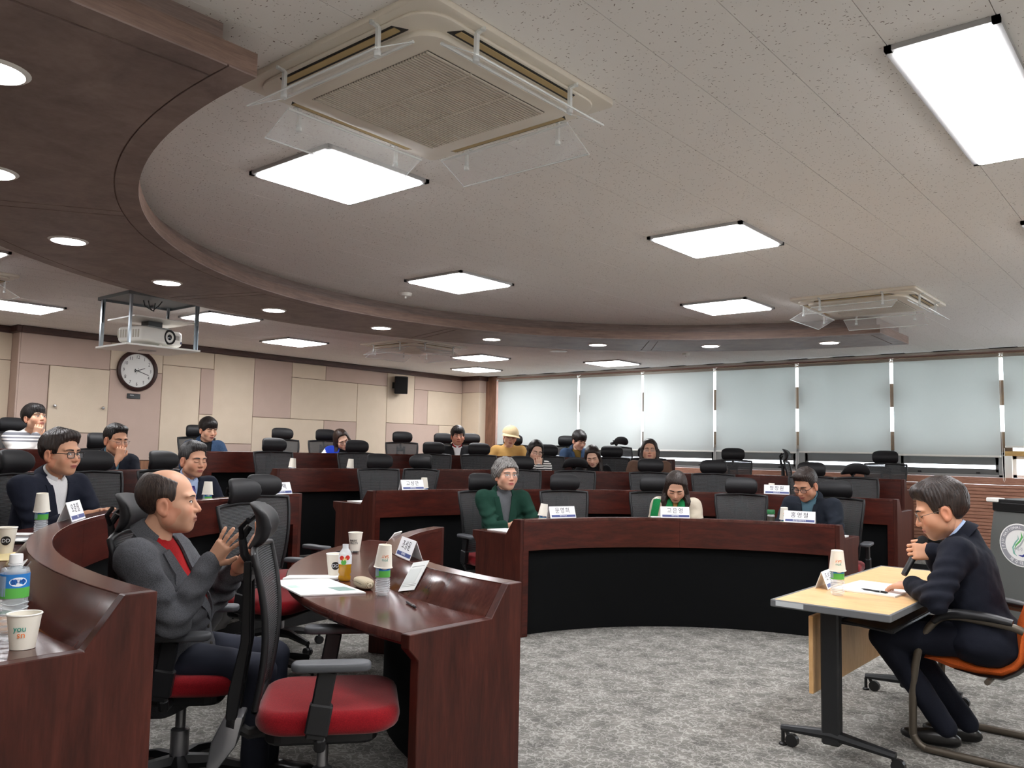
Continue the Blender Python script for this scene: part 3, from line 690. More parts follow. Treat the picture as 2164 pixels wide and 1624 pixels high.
for a in [
 (-2.648, 1.735, 0, K+'in the foreground, side on, red seat and silver foot', 0, 0, 50),
 (-3.40, 1.60, 0, K+'under the balding man in the grey jacket', 0, 0, 48),
 (-4.58, 2.85, 0, K+'facing us behind the gesturing hands of the balding man', 0, 0, 22),
 (-5.20, 3.40, 0, K+'turned sideways at the aisle left of a name plate', 0, 0, 5),
 (-4.948, 5.459, 0, K+'behind the woman in the green jacket'),
 (-4.592, 6.203, 0, K+'empty in the front row behind a name plate'),
 (-4.013, 6.855, 0, K+'behind the woman in the cream coat'),
 (-3.344, 7.283, 0, K+'empty in the front row beside the green capped jar'),
 (-2.559, 7.528, 0, K+'behind the reading man at the front row right end'),
 (-6.497, 5.598, 1, K+'empty in the second row beside the paper on the desk end'),
 (-6.37, 6.095, 1, K+'turned side on behind a second row name plate', -62),
 (-5.842, 7.088, 1, K+'in the second row just right of the grey haired woman'),
 (-5.458, 7.581, 1, K+'with folded flat headrest in the middle of the second row', 0, -62),
 (-4.832, 8.16, 1, K+'in the second row directly left of the cream coated woman'),
 (-4.251, 8.539, 1, K+'empty in the second row directly right of the cream coated woman'),
 (-3.294, 8.93, 1, K+'in the second row above the reading man'),
 (-2.87, 9.028, 1, K+'with folded flat headrest at the second row right end', 30, -62),
 (-8.04, 5.381, 2, K+'at the left end of the third row'),
 (-7.812, 6.377, 2, K+'in the third row below the woman in the blue varsity jacket'),
 (-7.434, 7.291, 2, K+'in the third row left of the two middle empty seats'),
 (-7.137, 7.808, 2, K+'in the third row below the man in black and white turtleneck'),
 (-6.594, 8.526, 2, K+'behind the woman in the striped shirt'),
 (-5.98, 9.117, 2, K+'behind the woman in black bending down'),
 (-5.75, 9.66, 2, K+'behind the woman in the brown coat'),
 (-4.689, 9.974, 2, K+'empty at the blinds right of the brown coat'),
 (-4.098, 10.223, 2, K+'seen edge on in front of the windows', 85),
 (-2.97, 10.46, 2, K+'at the third row right end below the sixth blind'),
 (-9.50, 5.264, 3, K+'behind the man in the denim jacket at the fabric wall'),
 (-9.34, 6.373, 3, K+'empty against the fabric wall left of the varsity jacket'),
 (-9.171, 6.948, 3, K+'behind the woman in the blue varsity jacket'),
 (-8.746, 7.954, 3, K+'empty in the last row below the wall loudspeaker'),
 (-8.70, 8.73, 3, K+'empty in the last row directly left of the man in black'),
 (-8.23, 8.814, 3, K+'behind the man in black jacket and white turtleneck'),
 (-7.846, 9.321, 3, K+'behind the man in the beige cap'),
 (-7.289, 9.925, 3, K+'behind the denim jacketed man at the blinds'),
 (-6.69, 10.40, 3, K+'with folded flat headrest in front of the blinds', 35, -62),
 (-9.456, 3.20, 3, K+'behind the man in the white striped sweater'),
 (-8.004, 3.464, 2, K+'behind the man with his hand on his chin'),
 (-5.856, 2.001, 1, K+'at the left edge behind the navy blazer man'),
 (-6.214, 2.645, 1, K+'turned side on right of the navy blazer man', 0, 0, 10),
 (-6.484, 3.30, 1, K+'behind the man with the purple striped tie')]:
    chair(*a)

# ================================================================ speaker's table
M_beech = wood('beech_top', (212, 166, 112), (224, 180, 126), (232, 192, 142), (3, 14, 3), .35, .5, 'Object')
M_tgrey = mat('table_grey_edge', (104, 106, 108), .5); M_tblk = mat('table_black_steel', (38, 39, 41), .45, .3)
tb = thing('folding_table', 'beech topped wheeled folding table with charcoal legs', 'table', (-1.338, 4.66, 0))
TX, TY = .255, .84
MB().box((0, 0, .708), (TX*2, TY*2, .022)).build('table_top', M_beech, tb)
ed = MB(); ed.box((0, -TY-.006, .705), (TX*2+.024, .012, .034)); ed.box((0, TY+.006, .705), (TX*2+.024, .012, .034)); ed.box((-TX-.006, 0, .705), (.012, TY*2, .034)); ed.box((TX+.006, 0, .705), (.012, TY*2, .034))
ed.build('edge_band', M_tgrey, tb, bevel=.004)
MB().box((-TX+.08, -TY-.0125, .706), (.13, .002, .022)).build('sticker', mat('sticker_silver', (196, 200, 202), .4), tb)
for sy in (-1, 1):
    y = sy*(TY-.20)
    MB().box((-.06, y, .375), (.085, .055, .64)).build('leg', M_tblk, tb, bevel=.008)
    ft = MB(); ft.tube([(-.30, y, .080), (-.06, y, .10), (.22, y, .070)], [.020, .034, .022], 8, sq=(1, .8)); f_ = ft.build('foot_rail', M_tblk, tb, smooth=True)
    for x in (-.28, .20):
        c_ = MB(); c_.lathe([(.030, -.014), (.030, .014)], (x+.03, y, .030), 14, Matrix.Rotation(pi/2, 4, 'X')); c_.tube([(x+.02, y, .035), (x, y, .075)], .010, 6)
        c_.build('caster', M_black, f_)
    MB().lathe([(.020, 0), (.020, .008), (.009, .014), (.009, .07)], (-.295 if sy < 0 else -.30, y-.0, 0), 10).build('levelling_foot', M_black, f_)
    MB().box((0, y, .685), (.36, .06, .022)).build('bracket', M_tblk, tb)
MB().box((-.145, 0, .455), (.020, TY*2-.34, .36)).build('modesty_panel', M_beech, tb, bevel=.002)
MB().tube([(-.06, -TY+.22, .62), (-.06, TY-.22, .62)], .016, 8).build('cross_bar', M_tblk, tb)
sh = MB(); sh.tube([(.20, -TY+.25, .60), (.20, TY-.25, .60)], .008, 6); sh.tube([(-.05, -TY+.25, .62), (.20, -TY+.25, .60)], .008, 6); sh.tube([(-.05, TY-.25, .62), (.20, TY-.25, .60)], .008, 6)
sh.box((.07, 0, .607), (.25, TY*2-.5, .006)); sh.build('book_shelf', M_tblk, tb)

def spl(P, n=5):
    P = [Vector(p) for p in P]; out = []
    for i in range(len(P)-1):
        a, b, c, d = P[max(i-1, 0)], P[i], P[i+1], P[min(i+2, len(P)-1)]
        for k in range(n):
            t_ = k/n; out.append(b*1.0+(c-a)*(.5*t_)+(a*2-b*5+c*4-d)*(.5*t_*t_)+(b*3-a-c*3+d)*(.5*t_**3))
    return out+[P[-1]]
# ================================================================ orange visitor chair
M_org = fabric('orange_upholstery', (232, 112, 52), (206, 92, 38), 240, .85, .3)
M_bronze = mat('bronze_tube', (92, 84, 74), .4, .5)
oc = thing('visitor_chair', 'orange upholstered cantilever visitor chair under the speaker', 'chair', (-.80, 4.66, 0), rad(90))   # local +y faces -x
for sx in (-1, 1):
    x = sx*.275; p = []
    for q in ((x, -.30, .018), (x, .10, .018), (x, .27, .020)): p.append(q)
    for i in range(1, 7): a = rad(-90+15*i*1.0); p.append((x, .27+.07*cos(a), .09+.07*sin(a)))
    p += [(x, .335, .30), (x, .315, .45), (x, .27, .57), (x, .215, .635), (x, .15, .655), (x, .03, .65), (x, -.08, .64), (x*.98, -.13, .625)]
    MB().tube(spl(p, 4), .018, 10).build('frame_tube', M_bronze, oc, smooth=True, sharp=80)
    q_ = spl([(x, .240, .618), (x, .20, .652), (x, .13, .670), (x, .02, .670), (x, -.09, .657)], 5); MB().tube(q_, [.020+.010*sin(pi*i_/(len(q_)-1)) for i_ in range(len(q_))], 10, sq=(1.2, .8)).build('arm_pad', M_blk2, oc, smooth=True, sharp=80)
MB().tube([(-.275, -.30, .018), (.275, -.30, .018)], .0155, 8).build('frame_tube', M_bronze, oc, smooth=True)
MB().tube([(-.275, .02, .375), (.275, .02, .375)], .013, 8).build('cross_tube', M_bronze, oc, smooth=True)
def oshell(prof, w, th, name, m, nx=10, parent=oc):
    """curved shell: side profile (y,z) swept across x with rounded edges"""
    vs_, fs = [], []; n = len(prof)
    P = [Vector((0, a, b)) for a, b in prof]
    for s in (1, -1):
        for i in range(n):
            t_ = (P[min(i+1, n-1)]-P[max(i-1, 0)]).normalized(); nr = Vector((0, -t_.z, t_.y))
            e = min(1, min(i, n-1-i)/2.0+.25)
            for j in range(nx+1):
                u = -1+2*j/nx; ee = (1-abs(u)**6)**.5*e if abs(u) < 1 else 0
                vs_.append(P[i]+Vector((u*w*(1-.10*(1-e)), 0, 0))+nr*(s*th*ee))
    q = n*(nx+1)
    for i in range(n-1):
        for j in range(nx):
            a = i*(nx+1)+j; fs += [(a, a+1, a+nx+2, a+nx+1), (q+a+nx+1, q+a+nx+2, q+a+1, q+a)]
    return raw(name, vs_, fs, m, parent, True, 80)
prof = [(y+.17, z) for y, z in [(.13, .43), (.09, .44), (.0, .425), (-.10, .415), (-.20, .42), (-.25, .45), (-.275, .50), (-.28, .56), (-.295, .65), (-.33, .75), (-.37, .85), (-.39, .92)]]
oshell(prof, .235, .036, 'upholstered_shell', M_org)
oshell([(y-.03 if z > .46 else y, z-.028) for y, z in prof[2:]], .225, .02, 'back_shell', M_blk2)
MB().box((.236, -.08, .44), (.004, .03, .018)).build('maker_tag', M_blk2, oc)

# ================================================================ podium with emblem
M_pod = mat('podium_grey', (92, 94, 92), .5)
pd = thing('podium', 'dark grey podium with a round university emblem at the right edge', 'podium', (-.93, 7.0, 0), atan2(-.91, -.42)+pi/2)   # local -y is its front
def loft(secs, name, m, parent, **kw):
    n = len(secs[0]); vs_ = [p for s in secs for p in s]; fs = []
    for i in range(len(secs)-1):
        for j in range(n): fs.append((i*n+j, i*n+(j+1) % n, (i+1)*n+(j+1) % n, (i+1)*n+j))
    fs += [tuple(range(n))[::-1], tuple(range((len(secs)-1)*n, len(secs)*n))]
    return MB().add(vs_, fs).build(name, m, parent, **kw)
def sec(z, wl, yf, yb): return [(-wl, yf, z), (wl, yf, z), (wl, yb, z), (-wl, yb, z)]
loft([sec(.20, .29, -.20, .18), sec(.55, .28, -.205, .18), sec(.85, .245, -.225, .18), sec(1.03, .20, -.25, .18)], 'body', M_pod, pd, bevel=.012, seg=2)
loft([sec(.0, .28, -.26, .22), sec(.06, .28, -.25, .22)], 'base', M_black, pd, bevel=.01)
loft([sec(.06, .24, -.14, .14), sec(.21, .24, -.14, .14)], 'plinth', M_alu, pd)
loft([sec(1.03, .20, -.262, .19), sec(1.095, .19, -.275, .20)], 'top_rim', M_black, pd, bevel=.008)
MB().box((0, -.02, 1.105), (.44, .50, .022)).build('top_board', M_black, pd, bevel=.004)
MB().box((-.185, -.24, 1.108), (.09, .09, .030)).build('corner_cap', M_white, pd, bevel=.006)
nrm = Vector((0, -1, -.10)).normalized(); xx = Vector((1, 0, 0)); yy = Vector((0, -.10, 1)).normalized()*1
EM = axes(Vector((-.02, -.2225, .80)), xx, Vector((0, -.085, 1)).normalized(), Vector((0, -1, -.085)).normalized())
em = MB().lathe([(.152, 0), (.152, .004), (.150, .005), (.001, .005)], (0, 0, 0), 48, EM).build('emblem', mat('emblem_white', (236, 236, 234), .4), pd)
MB().lathe([(.108, .0052), (.108, .0062), (.143, .0062), (.143, .0052)], (0, 0, 0), 48, EM, cap=False).build('emblem_ring', mat('emblem_ring_grey', (150, 150, 156), .5), em, fix=False)
def ringtext(txt, R_, a0, da, size, flip=False):
    for i, chx in enumerate(txt):
        if chx == ' ': continue
        a = rad(a0+(da if flip else -da)*i); rot = a-pi/2 if not flip else a+pi/2
        text_mesh('letter', chx, size, EM @ Matrix.Translation((R_*cos(a), R_*sin(a), .0064)) @ Matrix.Rotation(rot, 4, 'Z'), mat('emblem_letter', (242, 242, 242), .5), em, .0003)
ringtext('JEJU NATIONAL UNIVERSITY', .1255, 196, 9.2, .026)
ringtext('제주대학교', .1255, 236, 17, .030, True)
def ribbon(pts, ws, m, z=.0055):
    L_, R2 = [], []
    for i, p in enumerate(pts):
        d = Vector(pts[min(i+1, len(pts)-1)])-Vector(pts[max(i-1, 0)]); n_ = Vector((-d[1], d[0])).normalized()
        L_.append((p[0]+n_[0]*ws[i], p[1]+n_[1]*ws[i])); R2.append((p[0]-n_[0]*ws[i], p[1]-n_[1]*ws[i]))
    b = MB(); n = len(pts); vs_ = [EM@Vector((*p, z)) for p in L_+R2]; b.add(vs_, [(i, n+i, n+i+1, i+1) for i in range(n-1)])
    b.build('emblem_stroke', m, em, fix=False)
ribbon([(.045, .02), (.045, -.03), (.035, -.06), (.01, -.075), (-.02, -.07)], [.010, .010, .010, .007, .001], mat('emblem_blue', (44, 56, 140), .5))
ribbon([(.012, .095), (.018, .06), (0, .03), (-.03, 0), (-.045, -.03)], [.001, .007, .006, .005, .001], mat('emblem_green', (92, 176, 96), .5))
ribbon([(-.012, .07), (-.01, .045), (-.035, .015), (-.055, -.02), (-.05, -.06), (-.03, -.078)], [.001, .004, .005, .005, .006, .001], mat('emblem_teal', (120, 178, 160), .5))
ribbon([(.03, .09), (.032, .05), (.0, .0), (-.04, -.03), (-.045, -.06)], [.001, .005, .006, .004, .001], mat('emblem_grey', (170, 174, 176), .5))
text_mesh('emblem_mark', '제주', .03, EM @ Matrix.Translation((-.008, -.03, .0056)), mat('emblem_grey', (170, 174, 176), .5), em)
# ================================================================ implicit surfaces for bodies
F4 = np.float32
def sph(P, c, r): return np.sqrt(((P-np.asarray(c, F4))**2).sum(-1))-F4(r)
def ell(P, c, rd, R=None):
    q = P-np.asarray(c, F4)
    if R is not None: q = q@np.asarray(R, F4)
    rd = np.asarray(rd, F4); a = q/rd; k0 = np.sqrt((a*a).sum(-1))+F4(1e-6); b = a/rd; k1 = np.sqrt((b*b).sum(-1))+F4(1e-6)
    return k0*(k0-1)/k1
def cone(P, a, b, ra, rb):
    a = np.asarray(a, F4); b = np.asarray(b, F4); d = b-a; q = P-a
    t = np.clip(q@d/F4(max(1e-8, float(d@d))), 0, 1)
    e = q-t[..., None]*d
    return np.sqrt((e*e).sum(-1))-(F4(ra)+t*F4(rb-ra))
def smin(a, b, k):
    h = np.clip(.5+.5*(b-a)/k, 0, 1).astype(F4); return b+(a-b)*h-F4(k)*h*(1-h)
def smax(a, b, k): return -smin(-a, -b, k)
def surfnet(fn, lo, hi, h):
    """naive surface nets: vertices, quads of fn = 0"""
    lo = np.asarray(lo, float); n = np.maximum(3, np.ceil((np.asarray(hi)-lo)/h).astype(int)+1)
    ax = [(lo[i]+h*np.arange(n[i])).astype(F4) for i in range(3)]
    G = np.stack(np.meshgrid(*ax, indexing='ij'), -1); V = fn(G.reshape(-1, 3)).reshape(n).astype(F4)
    V[0], V[-1], V[:, 0], V[:, -1], V[:, :, 0], V[:, :, -1] = [np.maximum(x, F4(1e-4)) for x in (V[0], V[-1], V[:, 0], V[:, -1], V[:, :, 0], V[:, :, -1])]
    S = V < 0; m = n-1
    c8 = [S[a:a+m[0], b:b+m[1], c:c+m[2]] for a in (0, 1) for b in (0, 1) for c in (0, 1)]
    cnt = sum(x.astype(np.int8) for x in c8); act = (cnt > 0) & (cnt < 8)
    idx = -np.ones(m, int); I = np.argwhere(act); idx[act] = np.arange(len(I))
    acc = np.zeros((len(I), 3)); w = np.zeros(len(I))
    cor = [(a, b, c) for a in (0, 1) for b in (0, 1) for c in (0, 1)]
    for i, p in enumerate(cor):
        for j in range(i+1, 8):
            q = cor[j]
            if sum(abs(p[k]-q[k]) for k in range(3)) != 1: continue
            va = V[I[:, 0]+p[0], I[:, 1]+p[1], I[:, 2]+p[2]]; vb = V[I[:, 0]+q[0], I[:, 1]+q[1], I[:, 2]+q[2]]
            ok = (va < 0) != (vb < 0); t_ = np.where(ok, va/np.where(ok, va-vb, 1), 0)
            for k in range(3): acc[:, k] += np.where(ok, p[k]+t_*(q[k]-p[k]), 0)
            w += ok
    verts = lo+h*(I+acc/np.maximum(w, 1)[:, None])
    quads = []
    for d in range(3):
        a, b = (d+1) % 3, (d+2) % 3
        sl0 = [slice(None)]*3; sl1 = [slice(None)]*3; sl0[d] = slice(0, -1); sl1[d] = slice(1, None)
        s0, s1 = S[tuple(sl0)], S[tuple(sl1)]; E_ = np.argwhere(s0 != s1)
        E_ = E_[(E_[:, a] > 0) & (E_[:, b] > 0) & (E_[:, a] < m[a]) & (E_[:, b] < m[b])]
        if not len(E_): continue
        def g(da, db):
            q = E_.copy(); q[:, a] -= da; q[:, b] -= db; return idx[q[:, 0], q[:, 1], q[:, 2]]
        Q = np.stack([g(1, 1), g(0, 1), g(0, 0), g(1, 0)], 1)
        fl = ~s0[E_[:, 0], E_[:, 1], E_[:, 2]]; Q[fl] = Q[fl][:, ::-1]; quads.append(Q)
    Q = np.concatenate(quads) if quads else np.zeros((0, 4), int)
    return verts, Q[(Q >= 0).all(1)]
def march(fn, o, d, far=.35, n=44):
    """first hit of rays o + t d with fn = 0 (arrays)"""
    o = np.asarray(o, F4); d = np.asarray(d, F4); t = np.zeros(len(o), F4)
    for _ in range(n): t += np.clip(fn(o+t[:, None]*d), -.01, .03)*F4(.8)
    return o+t[:, None]*d
def fnoise(P, f, seed=0):
    s = F4(seed*1.7); x, y, z = P[:, 0]*f, P[:, 1]*f, P[:, 2]*f
    return (np.sin(x*1.0+2.1*np.sin(y*.7+s)+s)+np.sin(y*1.3+1.7*np.sin(z*.9+s*2))+np.sin(z*1.1+1.9*np.sin(x*.8-s)))/3

# ---------------------------------------------------------------- head
def head_sdf(fw_=1., jaw=1., nose=1.):
    def f(P):
        x = np.abs(P[:, :1]); Q = np.concatenate([x, P[:, 1:]], 1)
        d = ell(P, (0, -.014, .036), (.077*fw_, .096, .086))
        d = smin(d, ell(P, (0, .022, -.040), (.063*fw_*jaw, .070, .076)), .03)
        d = smin(d, ell(P, (0, .064, -.092), (.028*jaw, .022, .022)), .025)
        d = smin(d, sph(Q, (.047*fw_*jaw, .008, -.062), .022), .03)
        d = smin(d, ell(Q, (.043*fw_, .056, -.028), (.026, .026, .030)), .02)
        d = smin(d, ell(P, (0, .074, .024), (.056*fw_, .018, .012)), .018)
        d = -smin(-d, ell(Q, (.033, .107, .000), (.020, .022, .013)), .012)
        d = smin(d, ell(Q, (.032, .0735, -.001), (.018, .0125, .0125)), .006)
        d = smin(d, cone(P, (0, .083, .010), (0, .104*nose**.3, -.030), .0075, .0115), .012)
        d = smin(d, ell(Q, (.0115, .094, -.034), (.0085, .011, .008)), .006)
        d = smin(d, ell(P, (0, .076, -.060), (.030, .018, .022)), .012)
        d = smin(d, ell(P, (0, .0925, -.0585), (.021, .0075, .0045)), .004)
        d = smin(d, ell(P, (0, .0905, -.0690), (.018, .0080, .0055)), .004)
        ear = ell(Q, (.081*fw_, -.008, -.012), (.0085, .021, .033)); ear = smin(ear, sph(Q, (.079*fw_, -.002, -.038), .009), .01)
        ear = -smin(-ear, ell(Q, (.090*fw_, -.004, -.010), (.008, .011, .018)), .004)
        d = smin(d, ear, .006)
        return d
    return f
def skin_cols(V, base, lip=(168, 92, 84), beard=0):
    """per-vertex albedo on head-local vertices"""
    b = np.array(lin(base)); C_ = np.tile(b, (len(V), 1)); x, y, z = V[:, 0], V[:, 1], V[:, 2]
    def mixin(c, w): 
        nonlocal C_
        w = np.clip(w, 0, 1)[:, None]; C_ = C_*(1-w)+np.array(lin(c))*w
    red = tuple(int(q) for q in (base[0]*1.0, base[1]*.82, base[2]*.78))
    mixin(red, .5*np.exp(-(((np.abs(x)-.045)/.02)**2+((z+.03)/.022)**2))*(y > .02)); mixin(red, .5*np.exp(-((x/.014)**2+((z+.032)/.014)**2))*(y > .08)); mixin(red, .5*(np.abs(x) > .074))
    mixin(lip, 1.1*np.exp(-((x/.021)**4+((z+.064)/.0095)**4))*(y > .078))
    if beard: mixin(tuple(int(q*.62) for q in base), beard*np.exp(-((z+.085)/.035)**2)*(y > .0))
    return C_
def hair_hl(kind):
    t = {'short': ([-.13, -.05, -.036, -.03, .012, .018, .036, .046, .075, .13], [-.060, -.066, -.05, .012, .016, -.012, -.004, .050, .074, .080]),
         'neat':  ([-.13, -.05, -.036, -.03, .012, .018, .036, .046, .075, .13], [-.050, -.056, -.04, .014, .020, -.004, .008, .054, .080, .086]),
         'bowl':  ([-.13, -.05, -.036, -.03, .012, .020, .042, .055, .085, .13], [-.060, -.066, -.05, .004, .006, -.016, -.010, .018, .022, .026]),
         'bald':  ([-.13, -.05, -.036, -.03, .010, .020, .034, .046, .075, .13], [-.060, -.072, -.055, .010, .014, -.016, .004, .16, .2, .2]),
         'long':  ([-.13, -.05, -.036, -.03, .012, .030, .046, .060, .085, .13], [-.10, -.10, -.10, -.10, -.09, -.05, .012, .072, .094, .10]),
         'perm':  ([-.13, -.05, -.036, -.03, .012, .030, .046, .060, .085, .13], [-.075, -.075, -.055, -.035, -.015, -.01, .022, .050, .060, .066])}[kind]
    return lambda y: np.interp(y, *t).astype(F4)
def hair_sdf(kind, vol, fw_, dn, length=0, seed=1, part=0.):
    hl = hair_hl(kind)
    def f(P):
        d = ell(P, (0, -.016, .040), ((.080*fw_+vol*(.35 if kind in ('short', 'neat', 'bald') else 1)), .100+vol*.8, .088+vol*1.25))
        if kind == 'perm': d = smin(d, ell(P, (0, -.02, .015), (.088*fw_+vol, .095+vol, .085)), .03)
        if kind in ('short', 'neat'): d = smin(d, ell(P, (part, .052, .104), (.054, .040, .016+vol*.8)), .03)
        if kind == 'bowl': d = smin(d, ell(P, (part, .058, .080), (.056, .04, .030+vol*.5)), .03)
        cut = hl(P[:, 1])-P[:, 2]
        if kind == 'bald':
            top = ell(P, (0, .052, .118), (.064, .122, .080)); cut = np.maximum(cut, -top)
        ph = np.arctan2(P[:, 0], P[:, 1]+F4(.02))
        st = .0011*np.sin(ph*37+7*fnoise(P, 22, seed)+seed)+.0009*np.sin(ph*71+9*fnoise(P, 30, seed+1)+P[:, 2]*90)+.0015*fnoise(P, 70, seed+2)
        if kind == 'perm': st = .006*fnoise(P, 85, seed)+.003*np.sin(ph*25+P[:, 2]*200)
        if kind in ('short',): st = st+.0035*fnoise(P, 60, seed)
        if kind == 'bald': st = st*.45
        cut = cut+(.0022*np.sin(ph*31+3*fnoise(P, 40, seed)+seed)+.0035*fnoise(P, 55, seed+5))*(.35 if kind == 'bald' else 1)
        d = smax(d+st, cut, .010 if kind not in ('long', 'bald') else .022)
        if length:
            dn_ = np.asarray(dn, F4)
            for sx in (-1, 1):
                a = np.array((sx*.074*fw_, .0, .02)); b = np.array((sx*.086*fw_, .005, -.06)); c = b+dn_*length*.55+np.array((sx*.010, .01, 0)); e = c+dn_*length*.45+np.array((-sx*.01, .01, 0))
                s = np.minimum(cone(P, a, b, .022, .026), np.minimum(cone(P, b, c, .026, .030), cone(P, c, e, .030, .016)))
                d = smin(d, s+st*1.3, .02)
            a = np.array((0, -.07, .0)); b = a+dn_*length*.9
            d = smin(d, np.minimum(cone(P, a+np.array((.035, 0, 0)), b+np.array((.04, 0, 0)), .05, .035), cone(P, a-np.array((.035, 0, 0)), b-np.array((.04, 0, 0)), .05, .035))+st*1.3, .03)
        return d
    return f
# ---------------------------------------------------------------- hand: list of capsules in world space
def hand_prims(w, d, nrm, thumb, curl=.5, spread=.12, s=1., tcurl=.3, point=None):
    """w wrist, d finger direction, nrm back of the hand, thumb = +1/-1 side; curl per finger list or number"""
    d = Vector(d).normalized(); n = (Vector(nrm)-d*Vector(nrm).dot(d)).normalized(); x = d.cross(n)*thumb; w = Vector(w)
    PR = []
    for i, u in enumerate((-.028, -.010, .010, .027)):
        PR.append((w+x*u*.65*s, w+(d*.080+x*u)*s, .015*s, .0125*s, .014))
    lens = (.056, .070, .076, .068); rads = (.0072, .0082, .0085, .0082); uo = (-.031, -.0105, .0105, .031)
    cl = curl if isinstance(curl, (list, tuple)) else [curl]*4
    for i in range(4):
        base = w+(d*.083+x*uo[i])*s; ang = 0; p = base; c = cl[i]; sp = x*(spread*(i-1.5))
        dd = (d+sp).normalized()
        for frac, bend in ((.46, .85), (.31, 1.1), (.23, .8)):
            ang += bend*c; v_ = dd*cos(ang)-n*sin(ang); q = p+v_*lens[i]*frac*s; PR.append((p, q, rads[i]*s, rads[i]*.92*s, .004)); p = q
    p = w+(d*.018+x*.026-n*.004)*s; v_ = (d*.72+x*.70-n*.25).normalized(); q = p+v_*.040*s; PR.append((p, q, .0125*s, .0105*s, .010))
    v2 = (d*(.95)+x*(.35-tcurl)-n*(.25+tcurl)).normalized(); r_ = q+v2*.034*s; PR.append((q, r_, .0105*s, .0085*s, .005))
    return PR
def prims_sdf(PR):
    def f(P):
        d = None
        for a, b, ra, rb, k in PR:
            c = cone(P, a, b, ra, rb); d = c if d is None else smin(d, c, k)
        return d
    return f
def prims_mesh(PR, h, pad=.012):
    A = np.array([list(a) for a, *_ in PR]+[list(b) for _, b, *_ in PR]); r = max(max(p[2], p[3]) for p in PR)
    return surfnet(prims_sdf(PR), A.min(0)-r-pad, A.max(0)+r+pad, h)
M_skin = mat('skin', (214, 168, 140), .48, spec=.35); t = NT(M_skin)
vc = t.n('ShaderNodeVertexColor', _layer_name='Col'); t.l(vc.outputs[0], t.b.inputs['Base Color']); t.b.inputs['Subsurface Weight'].default_value = 0
M_eyew = mat('eye_white', (222, 216, 208), .3); M_iris = mat('eye_iris', (30, 20, 16), .2); M_lash = mat('lash_dark', (34, 24, 22), .6)
def hairmat(name, c, c2):
    m_ = mat(name, c, .42, spec=.45)
    if len(m_.node_tree.nodes) < 3:
        t_ = NT(m_); v_ = t_.coord('Object', (60, 60, 6)); a = t_.noise(v_, 3, 3, .6); t_.l(t_.ramp(a, [(.35, c), (.65, c2)]), t_.b.inputs['Base Color']); t_.bump(a, .5, .004)
    return m_
H_BLK = hairmat('hair_black', (14, 12, 12), (36, 31, 30)); H_DBR = hairmat('hair_dark_brown', (26, 19, 17), (54, 42, 37)); H_GRY = hairmat('hair_grey', (58, 56, 55), (146, 143, 139)); H_SALT = hairmat('hair_salt', (30, 29, 30), (74, 72, 72))
H_THIN = hairmat('hair_thin_brown', (34, 25, 22), (70, 56, 49)); H_LBR = hairmat('hair_long_brown', (20, 15, 14), (60, 40, 30))
